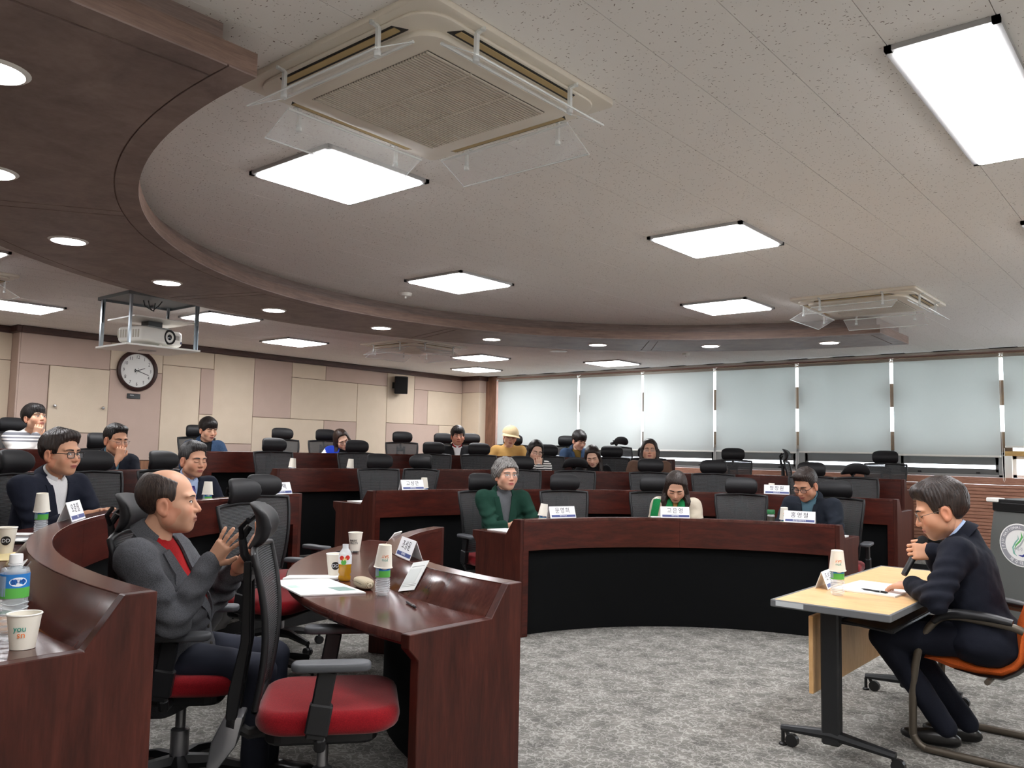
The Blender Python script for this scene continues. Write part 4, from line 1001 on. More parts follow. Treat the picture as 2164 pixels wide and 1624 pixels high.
# ================================================================ people
def strip(name, A, B, off, m, parent, th=.003, org=(0, 0, 0)):
    """thin solid between two point rows A and B, lifted along off"""
    A = np.asarray(A); B = np.asarray(B); off = np.asarray(off); n = len(A)
    vs_ = np.concatenate([A+off, B+off, A+off*0-off/np.maximum(1e-9, np.linalg.norm(off, axis=-1, keepdims=True))*th, B-off/np.maximum(1e-9, np.linalg.norm(off, axis=-1, keepdims=True))*th])
    fs = []
    for i in range(n-1):
        fs += [(i, i+1, n+i+1, n+i), (2*n+i+1, 2*n+i, 3*n+i, 3*n+i+1), (i+1, i, 2*n+i, 2*n+i+1), (n+i, n+i+1, 3*n+i+1, 3*n+i)]
    fs += [(0, n, 3*n, 2*n), (n-1, 2*n-1+0, 0+4*n-1, 3*n-1)]
    return raw(name, vs_, fs, m, parent, True, 60, org)
def person(H, body_a, head_a, label, pitch=0, roll=0, hs=1., hl=.12, fw_=1., jaw=1., seat=.46, tier=0, wid=1., fat=0., skin=(214, 168, 140), res=1.,
           hair='short', hvol=.006, hlen=0, hmat=None, part=0., eyes='open', gaze=0., brow=1, glasses=None, lipc=(172, 98, 90), beard=0., smile=0,
           top=None, topc=None, shirt=None, tie=None, vdeep=.45, lapel=None, collar=None, armR=None, armL=None, hands=(None, None), legs=True, trouser=None, neckr=.052, tcol=None, shoes=None, elbR=None, elbL=None, thk=.012, twist=0, feet=None, sleeve=None, skirt=0, nk=.056, hside=0.):
    """H head centre (world), body_a / head_a facing angles (degrees, world)"""
    H = Vector(H); f = Vector((cos(rad(body_a)), sin(rad(body_a)), 0)); rgt = Vector((f.y, -f.x, 0)); Z = Vector((0, 0, 1))
    # head matrix
    ha = rad(head_a)
    HM = Matrix.Translation(H) @ Matrix.Rotation(ha-pi/2, 4, 'Z') @ Matrix.Rotation(-rad(pitch), 4, 'X') @ Matrix.Rotation(rad(roll), 4, 'Y') @ Matrix.Diagonal((hs, hs, hs, 1))
    HMi = HM.inverted(); R3 = np.array(HM.to_3x3()); T3 = np.array(HM.translation)
    toW = lambda V: np.asarray(V)@R3.T+T3
    dn = np.array((HMi.to_3x3() @ Vector((0, 0, -1))).normalized())
    seat_z = tier+seat
    pel = Vector((H.x, H.y, 0))-f*hl+rgt*hside; pel.z = seat_z
    org = (pel.x, pel.y, tier)
    # torso frame (local: x right, y forward, z up; origin on the seat)
    TM = np.array((rgt, f, Z)); pe = np.array(pel)
    toL = lambda p: TM@(np.asarray(p, float)-pe)
    fromL = lambda V: np.asarray(V)@TM+pe
    HL = toL(H); up_h = np.array(TM@(R3@np.array((0, 0, 1.)))); up_h /= np.linalg.norm(up_h); fwd_h = TM@(R3@np.array((0, 1., 0))); fwd_h /= np.linalg.norm(fwd_h)
    nb = HL-(.080*hs)*up_h-.035*fwd_h*hs; nb = nb+np.array((0, -.015, -nk))        # neck base
    Sm = nb+np.array((0, -.004, -.045)); tw = rad(twist)
    sw = .172*wid; ShR = Sm+np.array((sw*cos(tw), sw*sin(tw), -.012)); ShL = Sm-np.array((sw*cos(tw), sw*sin(tw), .012))
    p0 = np.array((0, 0, .09)); ax = Sm-p0; L_ = np.linalg.norm(ax); ax /= L_
    yv = np.array((0, 1., 0))-ax*ax[1]; yv /= np.linalg.norm(yv); xv = np.cross(yv, ax); RT = np.stack([xv, yv, ax], 1)       # columns
    at_ = lambda u, y=0.: p0+ax*L_*u+yv*y
    def torso(P):
        d = ell(P, p0+np.array((0, .01, 0)), (.178*wid+fat*.3, .145+fat*.5, .125))
        d = smin(d, ell(P, at_(.42, .018+fat*.5), (.150*wid+fat*.5, .108+fat, L_*.36), RT), .06)
        d = smin(d, ell(P, at_(.74, .004), (.166*wid, .106+fat*.2, L_*.32), RT), .06)
        d = smin(d, cone(P, ShL+np.array((.03, 0, -.004)), ShR+np.array((-.03, 0, -.004)), .060, .060), .05)
        d = smin(d, cone(P, nb+np.array((0, -.012, .01)), at_(.92, -.01), .055, .075), .05)
        return d
    # arms
    def ik(S, Wt, hint):
        S, Wt = np.array(S), np.array(Wt); a, b = .285, .262; v_ = Wt-S; d_ = np.linalg.norm(v_)
        if d_ > a+b-.012: Wt = S+v_/d_*(a+b-.012); v_ = Wt-S; d_ = np.linalg.norm(v_)
        x = (a*a-b*b+d_*d_)/(2*d_); h_ = sqrt(max(0, a*a-x*x)); e = v_/d_; q = np.array(hint)-e*np.dot(hint, e); q /= np.linalg.norm(q)+1e-9
        return S+e*x+q*h_, Wt
    cv = lambda a: toL(a[1:]) if a is not None and a[0] == 'w' else a
    armR, armL = cv(armR), cv(armL); elbR = None if elbR is None else elbR
    wz = .753+tier-seat_z+.045
    WR = np.array(armR if armR is not None else (.13, hl+.20, wz)); WL = np.array(armL if armL is not None else (-.13, hl+.20, wz))
    ER, WR = ik(ShR, WR, elbR if elbR is not None else (.55, -.35, -.8)); EL, WL = ik(ShL, WL, elbL if elbL is not None else (-.55, -.35, -.8))
    def arms(P, t_=0.):
        d = None
        for S, E_, W_ in ((ShR, ER, WR), (ShL, EL, WL)):
            c = smin(cone(P, S, E_, .056*wid**.5+t_, .044+t_), cone(P, E_, W_, .043+t_, .033+t_*1.1), .02); d = c if d is None else np.minimum(d, c)
        return d
    sd = int(abs(H.x*37+H.y*91)) % 50
    def garment(P):
        d = smin(torso(P), arms(P), .035)-F4(thk)
        if skirt: d = smin(d, ell(P, (0, .03, .06), (.188*wid, .18+fat*.6, skirt)), .05)
        ne = np.minimum(sph(P, ER, .13), sph(P, EL, .13))
        return d+F4(.0042)*fnoise(P, 34, sd)+F4(.0018)*fnoise(P, 95, sd+3)+F4(.0060)*np.clip(1-ne/.10, 0, 1).astype(F4)*np.sin(95*P[:, 2]+40*P[:, 0]+25*P[:, 1]+sd)
    nax = (HL-.05*up_h*hs)-nb; nax /= np.linalg.norm(nax)
    def neckhole(P, r):
        q = P-np.asarray(nb-nax*.02, F4); t_ = q@np.asarray(nax, F4); e = q-t_[:, None]*np.asarray(nax, F4)
        return np.maximum(np.sqrt((e*e).sum(1))-F4(r), -t_-F4(.012))
    def vco(P):
        q = (P-np.asarray(p0, F4)); u = (q@np.asarray(ax, F4))/F4(L_); x = q@np.asarray(xv, F4); y = q@np.asarray(yv, F4); return u, x, y
    vw = .052
    def vcut(P, grow=0.):
        u, x, y = vco(P); w_ = np.clip((u-vdeep)/(1-vdeep), 0, 1.15)*F4(vw)*1.05+F4(grow); w_ = np.where(u < vdeep, (u-vdeep)*.5, w_)
        return np.maximum(np.abs(x)-w_, -y)
    h1 = .012*res
    pts = np.array([ER, EL, WR, WL, ShR, ShL, p0]); lo = pts.min(0)-.14; hi = pts.max(0)+.14
    lo = np.minimum(lo, [-.26*wid-fat, -.24, -.05-max(0, skirt-.06)]); hi = np.maximum(hi, [.26*wid+fat, .24+fat, nb[2]+.06])
    base = raw('tmp', [(0, 0, 0)], [], None); bpy.data.objects.remove(base)
    # ---- body: head, neck, hands, core limbs joined into one mesh
    VV, FF, CC = [], [], []
    def put(V, Q, C_):
        n = sum(len(v) for v in VV); VV.append(V); FF.append(Q+n); CC.append(C_)
    hf = head_sdf(fw_, jaw)
    V, Q = surfnet(hf, (-.105, -.13, -.135), (.105, .135, .14), .0042*res)
    put(toW(V), Q, skin_cols(V, skin, lipc, beard))
    flat = lambda V: np.tile(np.array(lin(skin)), (len(V), 1))
    def core(P):
        d = cone(P, nb-nax*.03, HL-up_h*.045*hs-fwd_h*.012*hs, neckr*1.08, neckr*.98)
        d = smin(d, torso(P)+F4(.012), .03); d = np.minimum(d, arms(P, -.008))
        return d
    V, Q = surfnet(core, lo, np.maximum(hi, HL+.02), .016*max(1, res*.9)); put(fromL(V), Q, flat(V))
    for hd, W_, E_ in ((hands[0], WR, ER), (hands[1], WL, EL)):
        if not hd: continue
        Ww = fromL(W_); Ew = fromL(E_); fd = Vector(Ww-Ew).normalized()
        d_ = Vector(hd.get('d', fd)); n_ = Vector(hd.get('n', (0, 0, 1)))
        PR = hand_prims(Vector(Ww)+d_.normalized()*.0, d_, n_, hd.get('thumb', 1), hd.get('curl', .4), hd.get('spread', .12), hd.get('s', 1.0), hd.get('tc', .3))
        PR.append((Vector(Ew)+(Vector(Ww)-Vector(Ew))*.75, Vector(Ww)+d_.normalized()*.012, .031, .025, .015))
        V, Q = prims_mesh(PR, .0036*max(.8, res)); put(V, Q, flat(V))
    bo = raw('person', np.concatenate(VV), np.concatenate(FF), M_skin, None, True, 0, org)
    bo.location = org; tag(bo, label, 'person')
    ca = bo.data.color_attributes.new('Col', 'FLOAT_COLOR', 'POINT'); c4 = np.ones((len(bo.data.vertices), 4), F4); c4[:, :3] = np.concatenate(CC); ca.data.foreach_set('color', c4.ravel())
    # ---- face details
    def face_pts(xs, zs, off): 
        o = np.stack([xs, np.full(len(xs), .14), zs], 1); p = march(hf, o, np.tile([0, -1., 0], (len(xs), 1))); p[:, 1] += off; return p
    hm_ = hmat or H_BLK
    for sx in (-1, 1):
        cx = .032*sx
        if brow:
            u = np.linspace(0, 1, 8); xs = sx*(.013+.040*u); zc = .0215+.006*np.sin(u*2.2)-.004*u; w_ = .0042*brow*(1-.65*u**2)
            A = face_pts(xs, zc+w_, .0005); B = face_pts(xs, zc-w_, .0005); strip('eyebrow', toW(A), toW(B), np.tile(R3@np.array((0, .0016, .0)), (8, 1)), hm_, bo, .001, org)
        u = np.linspace(-1, 1, 11)
        if eyes == 'open':
            A = face_pts(cx+.0145*u, .0005+.0052*(1-u**2)**.7+.0012*u*sx, .0006); B = face_pts(cx+.0145*u, .0005-.0040*(1-u**2)**.8+.0012*u*sx, .0006)
            o = strip('eye', toW(A), toW(B), np.tile(R3@np.array((0, .0006, 0)), (11, 1)), M_eyew, bo, .0005, org)
            th_ = np.linspace(0, 2*pi, 13); ix = cx+gaze+.0052*np.cos(th_); iz = .0008+.0050*np.sin(th_)
            I_ = face_pts(ix, np.clip(iz, -.0034, .0052), .0016); c_ = I_.mean(0, keepdims=True)
            raw('iris', toW(np.concatenate([I_, c_])), [(k, k+1, 13) for k in range(12)], M_iris, o, False, 0, org)
        zl = .0008+.0054*(1-u**2)**.7+.0012*u*sx if eyes == 'open' else -.0022-.0032*(1-u**2)+.001*u*sx
        A = face_pts(cx+.0158*u, zl+.0016, .0008); B = face_pts(cx+.0158*u, zl-.0008, .0008); strip('eyelash', toW(A), toW(B), np.tile(R3@np.array((0, .0010, 0)), (11, 1)), M_lash, bo, .001, org)
    u = np.linspace(-1, 1, 11); A = face_pts(.0225*u, -.0636+.002*u*u*smile+.0008, .0003); B = face_pts(.0225*u, -.0640+.002*u*u*smile-.0008, .0003)
    strip('mouth_line', toW(A), toW(B), np.tile(R3@np.array((0, .0008, 0)), (11, 1)), mat('mouth_dark', (96, 48, 44), .6), bo, .001, org)
    if glasses:
        g = MB(); gm = glasses; rw, rh = gm.get('w', .023), gm.get('h', .0165); gy = .098
        for sx in (-1, 1):
            pth = [toW(np.array((sx*.033+a, gy-.10*abs(sx*.033+a)**1.5, -.003+b))) for a, b in rpoly(rw*2, rh*2, rh*gm.get('round', .6), 4)]; pth.append(pth[0])
            g.tube(pth, gm.get('r', .0016)*hs, 5, cap=False)
            g.tube([toW(np.array(q)) for q in ((sx*(.033+rw), gy-.006, .002), (sx*.074*fw_, gy-.012, .004), (sx*.080*fw_, .02, .004), (sx*.082*fw_, -.015, -.004))], gm.get('t', .0017)*hs, 5)
        g.tube([toW(np.array((x_, gy+.001, .002+.003*(1-(x_/.012)**2)))) for x_ in (-.012, 0, .012)], gm.get('r', .0016)*hs, 5)
        go = g.build('glasses', gm['m'], bo, smooth=True, org=org)
        for sx in (-1, 1):
            poly = [toW(np.array((sx*.033+a*.95, gy-.10*abs(sx*.033+a)**1.5, -.003+b*.95))) for a, b in rpoly(rw*2, rh*2, rh*gm.get('round', .6), 4)]
            raw('lens', poly, [tuple(range(len(poly)))], mat('spectacle_lens', (250, 252, 255), .03, spec=.6, alpha=.10), go, False, 0, org)
    # ---- hair
    if hair:
        sl = hlen/hs
        lo_ = np.array((-.135, -.16, -.13)); hi_ = np.array((.135, .14, .16))
        if hlen: e_ = dn*(sl+.10); lo_ = np.minimum(lo_, e_-.13); hi_ = np.maximum(hi_, e_+.13)
        V, Q = surfnet(hair_sdf(hair, hvol, fw_, dn, sl, sd, part), lo_, hi_, .0046*res)
        raw('hair', toW(V), Q, hm_, bo, True, 0, org)
    # ---- garments
    gm_ = topc
    if top == 'jacket':
        jf = lambda P: np.maximum(smax(garment(P), -neckhole(P, .062), .012), -vcut(P))
        V, Q = surfnet(jf, lo, hi, h1)
        if sleeve: cen = V[Q].mean(1).astype(F4); raw('jacket', fromL(V), Q, None, bo, True, 0, org, [gm_, sleeve], (arms(cen) < torso(cen)-.02).astype(int).tolist())
        else: raw('jacket', fromL(V), Q, gm_, bo, True, 0, org)
        def sf(P):
            u, x, y = vco(P); d = smax(torso(P)-F4(thk-.007), -neckhole(P, .052), .012); return np.maximum(d, np.maximum(vcut(P, .035), F4(vdeep-.12)-u))
        V, Q = surfnet(sf, at_(.8)-.25, at_(.8)+.25, .010*max(res, .8)); raw('shirt', fromL(V), Q, shirt, bo, True, 0, org)
        surf = lambda P: torso(P)-F4(thk)
        lw = lapel if lapel else .05
        for sx in (-1, 1):
            uu = np.linspace(vdeep+.005, 1.06, 12); A, B = [], []
            for u_ in uu:
                w_ = vw*1.05*min(1.12, (u_-vdeep)/(1-vdeep)); s_ = (u_-vdeep)/(1.06-vdeep); l_ = lw*min(1, s_*2.0)*(1.15 if s_ < .72 else .72)
                A.append(at_(u_, .33)+xv*sx*(w_-.004)); B.append(at_(u_, .33)+xv*sx*(w_+l_))
            dirs = np.tile(-yv, (12, 1)); A = march(surf, np.array(A), dirs, n=90); B = march(surf, np.array(B), dirs, n=90)
            strip('lapel', fromL(A), fromL(B), np.tile((yv*.007)@TM, (12, 1)), gm_, bo, .004, org)
        cr = .064; an = np.radians(np.linspace(-112, 112, 20)); e1 = np.array((1., 0, 0)); e2 = np.cross(nax, e1); e2 /= np.linalg.norm(e2); e1 = np.cross(e2, nax)
        ring = lambda r_, h_: np.array([nb+nax*(h_+.012*cos(a))+r_*(sin(a)*e1-cos(a)*e2*1.05) for a in an])
        strip('collar', fromL(ring(.070, .034)), fromL(ring(.094, -.014)), (ring(1, 0)-ring(.5, 0))@TM*.008, gm_, bo, .004, org)
        an = np.radians(np.linspace(-166, 166, 26))
        if collar: strip('shirt_collar', fromL(ring(.061, .046)), fromL(ring(.073, .002)), (ring(1, 0)-ring(.5, 0))@TM*.006, collar, bo, .003, org)
        if tie:
            uu = np.linspace(vdeep-.02, .985, 10); wv_ = [.032-.012*k/9 for k in range(9)]+[.017]
            tf = lambda P: torso(P)-F4(thk-.006); dirs = np.tile(-yv, (10, 1))
            A = march(tf, np.array([at_(u_, .33)-xv*w_ for u_, w_ in zip(uu, wv_)]), dirs, n=90); B = march(tf, np.array([at_(u_, .33)+xv*w_ for u_, w_ in zip(uu, wv_)]), dirs, n=90)
            strip('tie', fromL(A), fromL(B), np.tile((yv*.006)@TM, (10, 1)), tie, bo, .004, org)
    elif top:
        jf = lambda P: smax(garment(P), -neckhole(P, .062 if top != 'turtle' else .0), .012)
        if top == 'turtle':
            jf = lambda P: np.minimum(garment(P), np.maximum(cone(P, nb-nax*.02, nb+nax*.065, neckr+.014, neckr+.012), 0*P[:, 0]-1))
        V, Q = surfnet(jf, lo, np.maximum(hi, nb+.1), h1); raw({'sweater': 'sweater', 'turtle': 'turtleneck', 'shirt': 'shirt'}.get(top, top), fromL(V), Q, gm_, bo, True, 0, org)
        if top == 'sweater':
            an = np.radians(np.linspace(-180, 180, 25)); e1 = np.array((1., 0, 0)); e2 = np.cross(nax, e1); e2 /= np.linalg.norm(e2)
            rg = [nb+nax*(.004-.018*cos(a)*-1*0)+.063*(sin(a)*e1-cos(a)*e2) for a in an]
            MB().tube([Vector(fromL(q)) for q in rg], .008, 6, cap=False).build('neckband', tcol or gm_, bo, smooth=True, org=org)
    # ---- legs
    if legs:
        tz = tier-seat_z
        ft = feet or [(.11, .47, tz+.02), (-.11, .47, tz+.02)]
        knees = [(.125, .46, .045), (-.125, .46, .045)] if not feet else feet[2:4]
        if feet: ft = feet[:2]
        hp = [(.085, .03, .085), (-.085, .03, .085)]
        def tf(P):
            d = ell(P, (0, .0, .075), (.185*wid, .15, .105))
            for h_, k_, a_ in zip(hp, knees, ft):
                a2 = (a_[0], a_[1]-.02, a_[2]+.075)
                d = smin(d, np.minimum(cone(P, h_, k_, .088, .068), cone(P, k_, a2, .066, .050)), .03)
            return d+F4(.003)*fnoise(P, 40, sd)
        V, Q = surfnet(tf, (-.32, min(-.22, min(a[1] for a in ft)-.2), tz-.02), (.32, max(.62, max(k[1] for k in knees)+.12), .24), .018*max(.75, res)); raw('trousers', fromL(V), Q, trouser or mat('trouser_dark', (26, 28, 36), .85), bo, True, 0, org)
        for a_, k_ in zip(ft, knees):
            hd_ = np.array((0, 1., 0)); hd_ = hd_ if not shoes else np.array(shoes)
            s_ = superpad(.046, .135, .042, .75, .8, lambda x, y, z: (x*(1-.15*(y < 0)), y, max(z, -.030)*(1.0 if y < .02 else .72)), 16, 10)
            V = np.array(s_[0]); V = V@np.array([[hd_[1], -hd_[0], 0], [hd_[0], hd_[1], 0], [0, 0, 1]])+np.array((a_[0], a_[1]+.0, a_[2]+.022))
            V += np.array((hd_[0], hd_[1], 0))*.05
            raw('shoe', fromL(V), s_[1], mat('shoe_black', (20, 19, 19), .3), bo, True, 60, org)
    for c in bo.children: pass
    P_ = dict(bo=bo, fromL=fromL, toW=toW, HM=HM, at_=at_, xv=xv, yv=yv, garment=garment, torso=torso, org=org, WR=WR, WL=WL, nb=nb, nax=nax, TM=TM, Sm=Sm, march=march, R3=R3, thk=thk, ER=ER, EL=EL)
    return P_
def tocam(p): return math.degrees(atan2(-p[1], -p[0]))
# ---- clothes
C_navy = fabric('suit_navy', (34, 38, 52), (24, 27, 38), 400, .85, .15)
C_navy2 = fabric('suit_dark_navy', (26, 29, 40), (17, 19, 28), 400, .85, .15)
C_char = fabric('suit_charcoal_blue', (38, 44, 54), (28, 32, 40), 400, .85, .15)
C_wool = fabric('jacket_grey_wool', (96, 97, 101), (50, 51, 55), 520, .95, .35, blot=.25)
C_redk = fabric('knit_red', (166, 30, 32), (134, 20, 24), 300, .9, .3)
C_white = fabric('cotton_white', (228, 228, 228), (214, 214, 216), 300, .9, .2)
C_lblue = fabric('shirt_light_blue', (176, 194, 224), (160, 180, 212), 300, .85, .15)
C_teal = fabric('shirt_teal', (92, 124, 138), (78, 108, 122), 300, .85, .15)
C_denim = fabric('denim_blue', (62, 84, 112), (38, 54, 78), 160, .9, .35)
C_blk = fabric('cloth_black', (26, 26, 28), (18, 18, 20), 300, .9, .2)
C_green = fabric('jacket_bottle_green', (30, 64, 52), (20, 48, 39), 400, .9, .2)
C_gknit = fabric('knit_grey', (96, 98, 102), (80, 82, 86), 300, .9, .3)
C_cream = fabric('coat_cream', (206, 196, 178), (190, 180, 162), 300, .9, .25)
C_brown = fabric('coat_brown', (112, 86, 72), (90, 68, 56), 300, .9, .25)
C_must = fabric('knit_mustard', (190, 152, 92), (172, 134, 76), 260, .9, .3)
C_olive = fabric('tee_olive', (128, 104, 52), (110, 88, 42), 260, .9, .3)
C_blue = fabric('varsity_blue', (36, 66, 176), (26, 50, 150), 260, .85, .2)
C_scarf = fabric('scarf_green', (32, 138, 78), (22, 112, 60), 220, .8, .3)
def striped(name, c1, c2, scale, thr, bands='Z', phase=0):
    m_ = mat(name, c1, .9, spec=.2); t_ = NT(m_); v_ = t_.coord('Object'); w_ = t_.n('ShaderNodeTexWave', _bands_direction=bands, Scale=scale, Distortion=.6, Detail=1); w_.inputs['Phase Offset'].default_value = phase; t_.l(v_, w_.inputs[0])
    q = t_.n('ShaderNodeMixRGB'); t_.l(t_.math('GREATER_THAN', w_.outputs[1], thr), q.inputs[0]); q.inputs[1].default_value = (*lin(c1), 1); q.inputs[2].default_value = (*lin(c2), 1); t_.l(q.outputs[0], t_.b.inputs['Base Color']); return m_
C_strp = striped('striped_knit', (232, 230, 226), (34, 34, 38), 11, .62)
C_tie = striped('tie_purple', (96, 92, 150), (52, 46, 100), 16, .5, 'DIAGONAL')
C_tied = striped('tie_dark_dots', (40, 46, 70), (120, 124, 140), 30, .8, 'DIAGONAL')
G_blk = dict(m=mat('glasses_black', (18, 17, 18), .3), r=.0021, t=.0022, w=.0235, h=.0155, round=.5)
G_thin = dict(m=mat('glasses_steel', (120, 112, 104), .3, .8), r=.0010, t=.0011, w=.0225, h=.0150, round=.7)
G_round = dict(m=mat('glasses_wire', (150, 118, 92), .3, .8), r=.0010, t=.0010, w=.0225, h=.0200, round=.98)
def tuft(P, n=60, spread=1, m_=None): pass
TC = tocam  # head centres below: image pixels projected to assumed depths, written as world coordinates
# 1 balding man in grey jacket, foreground
p = person((-3.19, 1.666, 1.158), 44, TC((-3.19, 1.666))+80, 'balding man in grey wool jacket and red sweater gesturing with both hands', pitch=-2, hs=1.06, hl=.07, hside=-.10, jaw=1.14, fw_=1.05, wid=1.10, fat=.06, skirt=.23, res=.72, skin=(204, 156, 128),
    hair='bald', hvol=.007, hmat=H_THIN, eyes='open', gaze=0, brow=.6, top='jacket', topc=C_wool, shirt=C_redk, vdeep=.30, lapel=.060, lipc=(160, 100, 88), beard=.15, neckr=.058,
    armR=('w', -2.99, 1.745, .93), armL=('w', -2.99, 1.90, .94), elbR=(.5, -.3, -.8), elbL=(-.4, -.1, -.9), tier=0,
    hands=(dict(d=(.42, .36, .83), n=(.25, -.85, .1), thumb=1, curl=.10, spread=.24, tc=-.1), dict(d=(.42, .22, .86), n=(.3, .8, -.1), thumb=-1, curl=.22, spread=.2, tc=0)), trouser=mat('trouser_navy', (32, 36, 50), .85))
def buttons(p, us, m_, r=.011, off=.012, side=0.):
    for u_ in us:
        q = march(p['garment'], np.array([p['at_'](u_, .40)+p['xv']*side]), np.array([-p['yv']]), n=100)[0]
        M_ = axes(Vector(p['fromL'](q)), Vector(p['xv']@p['TM']), Vector(np.cross(p['yv'], p['xv'])@p['TM']), Vector(p['yv']@p['TM']))
        MB().lathe([(r, 0), (r, .004), (r*.7, .006), (.001, .005)], (0, 0, 0), 12, M_).build('button', m_, p['bo'], smooth=True, org=p['org'])
M_btn = mat('button_dark', (70, 66, 62), .4); buttons(p, (.12, .30), M_btn, side=.012)
# 2 navy jacket man in black glasses, left
p = person((-5.38, 2.10, 1.318), TC((-5.38, 2.1))+40, TC((-5.38, 2.1))+48, 'man in navy blazer, open white shirt and black glasses leaning on the left desk', pitch=2, hs=1.12, hl=.20, jaw=1.12, fw_=1.04, wid=1.16, fat=.03, res=.85, skin=(206, 156, 126), tier=TIER,
    hair='short', hvol=.012, hmat=H_DBR, glasses=G_blk, gaze=.003, top='jacket', topc=C_navy, shirt=C_white, collar=C_white, vdeep=.40, armR=(.02, .46, .35), armL=(-.10, .48, .35),
    hands=(dict(n=(0, 0, 1), thumb=-1, curl=.15), dict(n=(0, 0, 1), thumb=1, curl=.15)))
q = march(p['garment'], np.array([p['at_'](.80, .4)-p['xv']*.105]), np.array([-p['yv']]), n=100)[0]
MB().lathe([(.010, 0), (.010, .004), (.001, .006)], (0, 0, 0), 12, axes(Vector(p['fromL'](q+p['yv']*.006)), Vector(p['xv']@p['TM']), Vector((0, 0, 1)), Vector(p['yv']@p['TM']))).build('lapel_pin', mat('pin_red', (150, 40, 36), .3), p['bo'], org=p['org'])
# 3 white striped sweater
C_ws = mat('white_sweater_two_stripes', (236, 234, 230), .9, spec=.2); t = NT(C_ws); sx_ = t.n('ShaderNodeSeparateXYZ'); t.l(t.n('ShaderNodeTexCoord').outputs['Object'], sx_.inputs[0])
rp = t.n('ShaderNodeValToRGB'); rp.color_ramp.interpolation = 'CONSTANT'; e = rp.color_ramp.elements
for _ in range(5): e.new(.5)
for q_, (ps, cc_) in zip(e, ((0, (236, 234, 230)), (.468, (128, 130, 136)), (.476, (236, 234, 230)), (.483, (128, 130, 136)), (.490, (236, 234, 230)), (.497, (112, 114, 120)), (.512, (236, 234, 230)))): q_.position = ps; q_.color = (*lin(cc_), 1)
t.l(t.math('MULTIPLY', sx_.outputs[2], .5), rp.inputs[0]); t.l(rp.outputs[0], t.b.inputs['Base Color'])
person((-9.02, 3.25, 1.622), TC((-9, 3.25))+18, TC((-9, 3.25))+38, 'young man in white sweater with grey stripes, chin resting on his hand', pitch=-10, hs=1.10, hl=.04, tier=3*TIER, wid=1.12, res=1.05, hair='bowl', hvol=.012, eyes='open', top='sweater', topc=C_ws,
    armR=('w', -8.87, 3.22, 1.44), armL=(-.05, .42, .34), elbR=(.3, .1, -.95), hands=(dict(d=(.15, .18, .97), n=(.9, -.3, -.1), thumb=1, curl=.9, spread=0), None), fw_=1.03)
# 4 hand on chin, navy suit, teal shirt
person((-7.60, 3.43, 1.415), TC((-7.6, 3.43))+22, TC((-7.6, 3.43))+34, 'man in dark navy suit and teal shirt with his fist at his mouth', pitch=10, hs=1.12, hl=.13, tier=2*TIER, wid=1.10, res=.95, hair='neat', hvol=.009, glasses=G_thin, eyes='closed', top='jacket', topc=C_navy2, shirt=C_teal, collar=C_teal, vdeep=.42, skin=(204, 152, 122),
    armR=('w', -7.45, 3.40, 1.25), armL=(-.02, .40, .34), elbR=(.5, .2, -.85), hands=(dict(d=(.10, .12, .98), n=(.9, -.35, .1), thumb=1, curl=1.15, spread=-.02), None))
# 5 purple tie
person((-6.05, 3.335, 1.268), TC((-6.05, 3.335))+25, TC((-6.05, 3.335))+36, 'man with grey streaked hair, navy suit and purple striped tie, eyes lowered', pitch=6, hs=1.10, hl=.10, tier=TIER, wid=1.06, res=.95, hair='neat', hvol=.010, hmat=H_SALT, eyes='closed', top='jacket', topc=C_navy, shirt=C_lblue, collar=C_lblue, tie=C_tie, vdeep=.42, skin=(208, 158, 130), jaw=1.06)
# 6 denim jacket, aisle
person((-9.12, 5.20, 1.566), TC((-9.12, 5.2))+22, TC((-9.12, 5.2))+30, 'young man in denim jacket over a black shirt below the fabric wall', pitch=12, hs=1.12, hl=.12, tier=3*TIER, res=1.15, hair='bowl', hvol=.012, eyes='closed', top='jacket', topc=C_denim, shirt=C_blk, vdeep=.30, jaw=.97, wid=1.04)
# 7 varsity jacket
person((-8.70, 6.86, 1.485), TC((-8.7, 6.86))+10, TC((-8.7, 6.86))+22, 'young woman with long hair and glasses in a blue varsity jacket leaning sideways', pitch=20, roll=24, hs=1.08, hl=.12, hside=.16, nk=.03, tier=3*TIER, res=1.2, hair='long', hvol=.010, hlen=.20, hmat=H_LBR, eyes='closed', glasses=G_round, top='jacket', topc=C_blue, sleeve=C_white, shirt=C_blk, vdeep=.4, skin=(222, 180, 156), jaw=.95, wid=.95)
# 8 black jacket, white turtleneck
p = person((-8.02, 8.34, 1.578), TC((-8, 8.34))+2, TC((-8, 8.34))+8, 'young man in black jacket, red shirt and white turtleneck against the wall', pitch=2, hs=1.10, hl=.05, tier=3*TIER, res=1.2, hair='bowl', hvol=.012, top='jacket', topc=C_blk, shirt=C_white, collar=C_redk, vdeep=.25, skin=(196, 142, 118), wid=1.05)
MB().lathe([(.064, -.01), (.060, .03), (.058, .055), (.050, .058)], (0, 0, 0), 18, axes(Vector(p['fromL'](p['nb'])), Vector((1, 0, 0)), Vector((0, 1, 0)), Vector((0, 0, 1))), cap=False).build('turtleneck', C_white, p['bo'], smooth=True, org=p['org'])
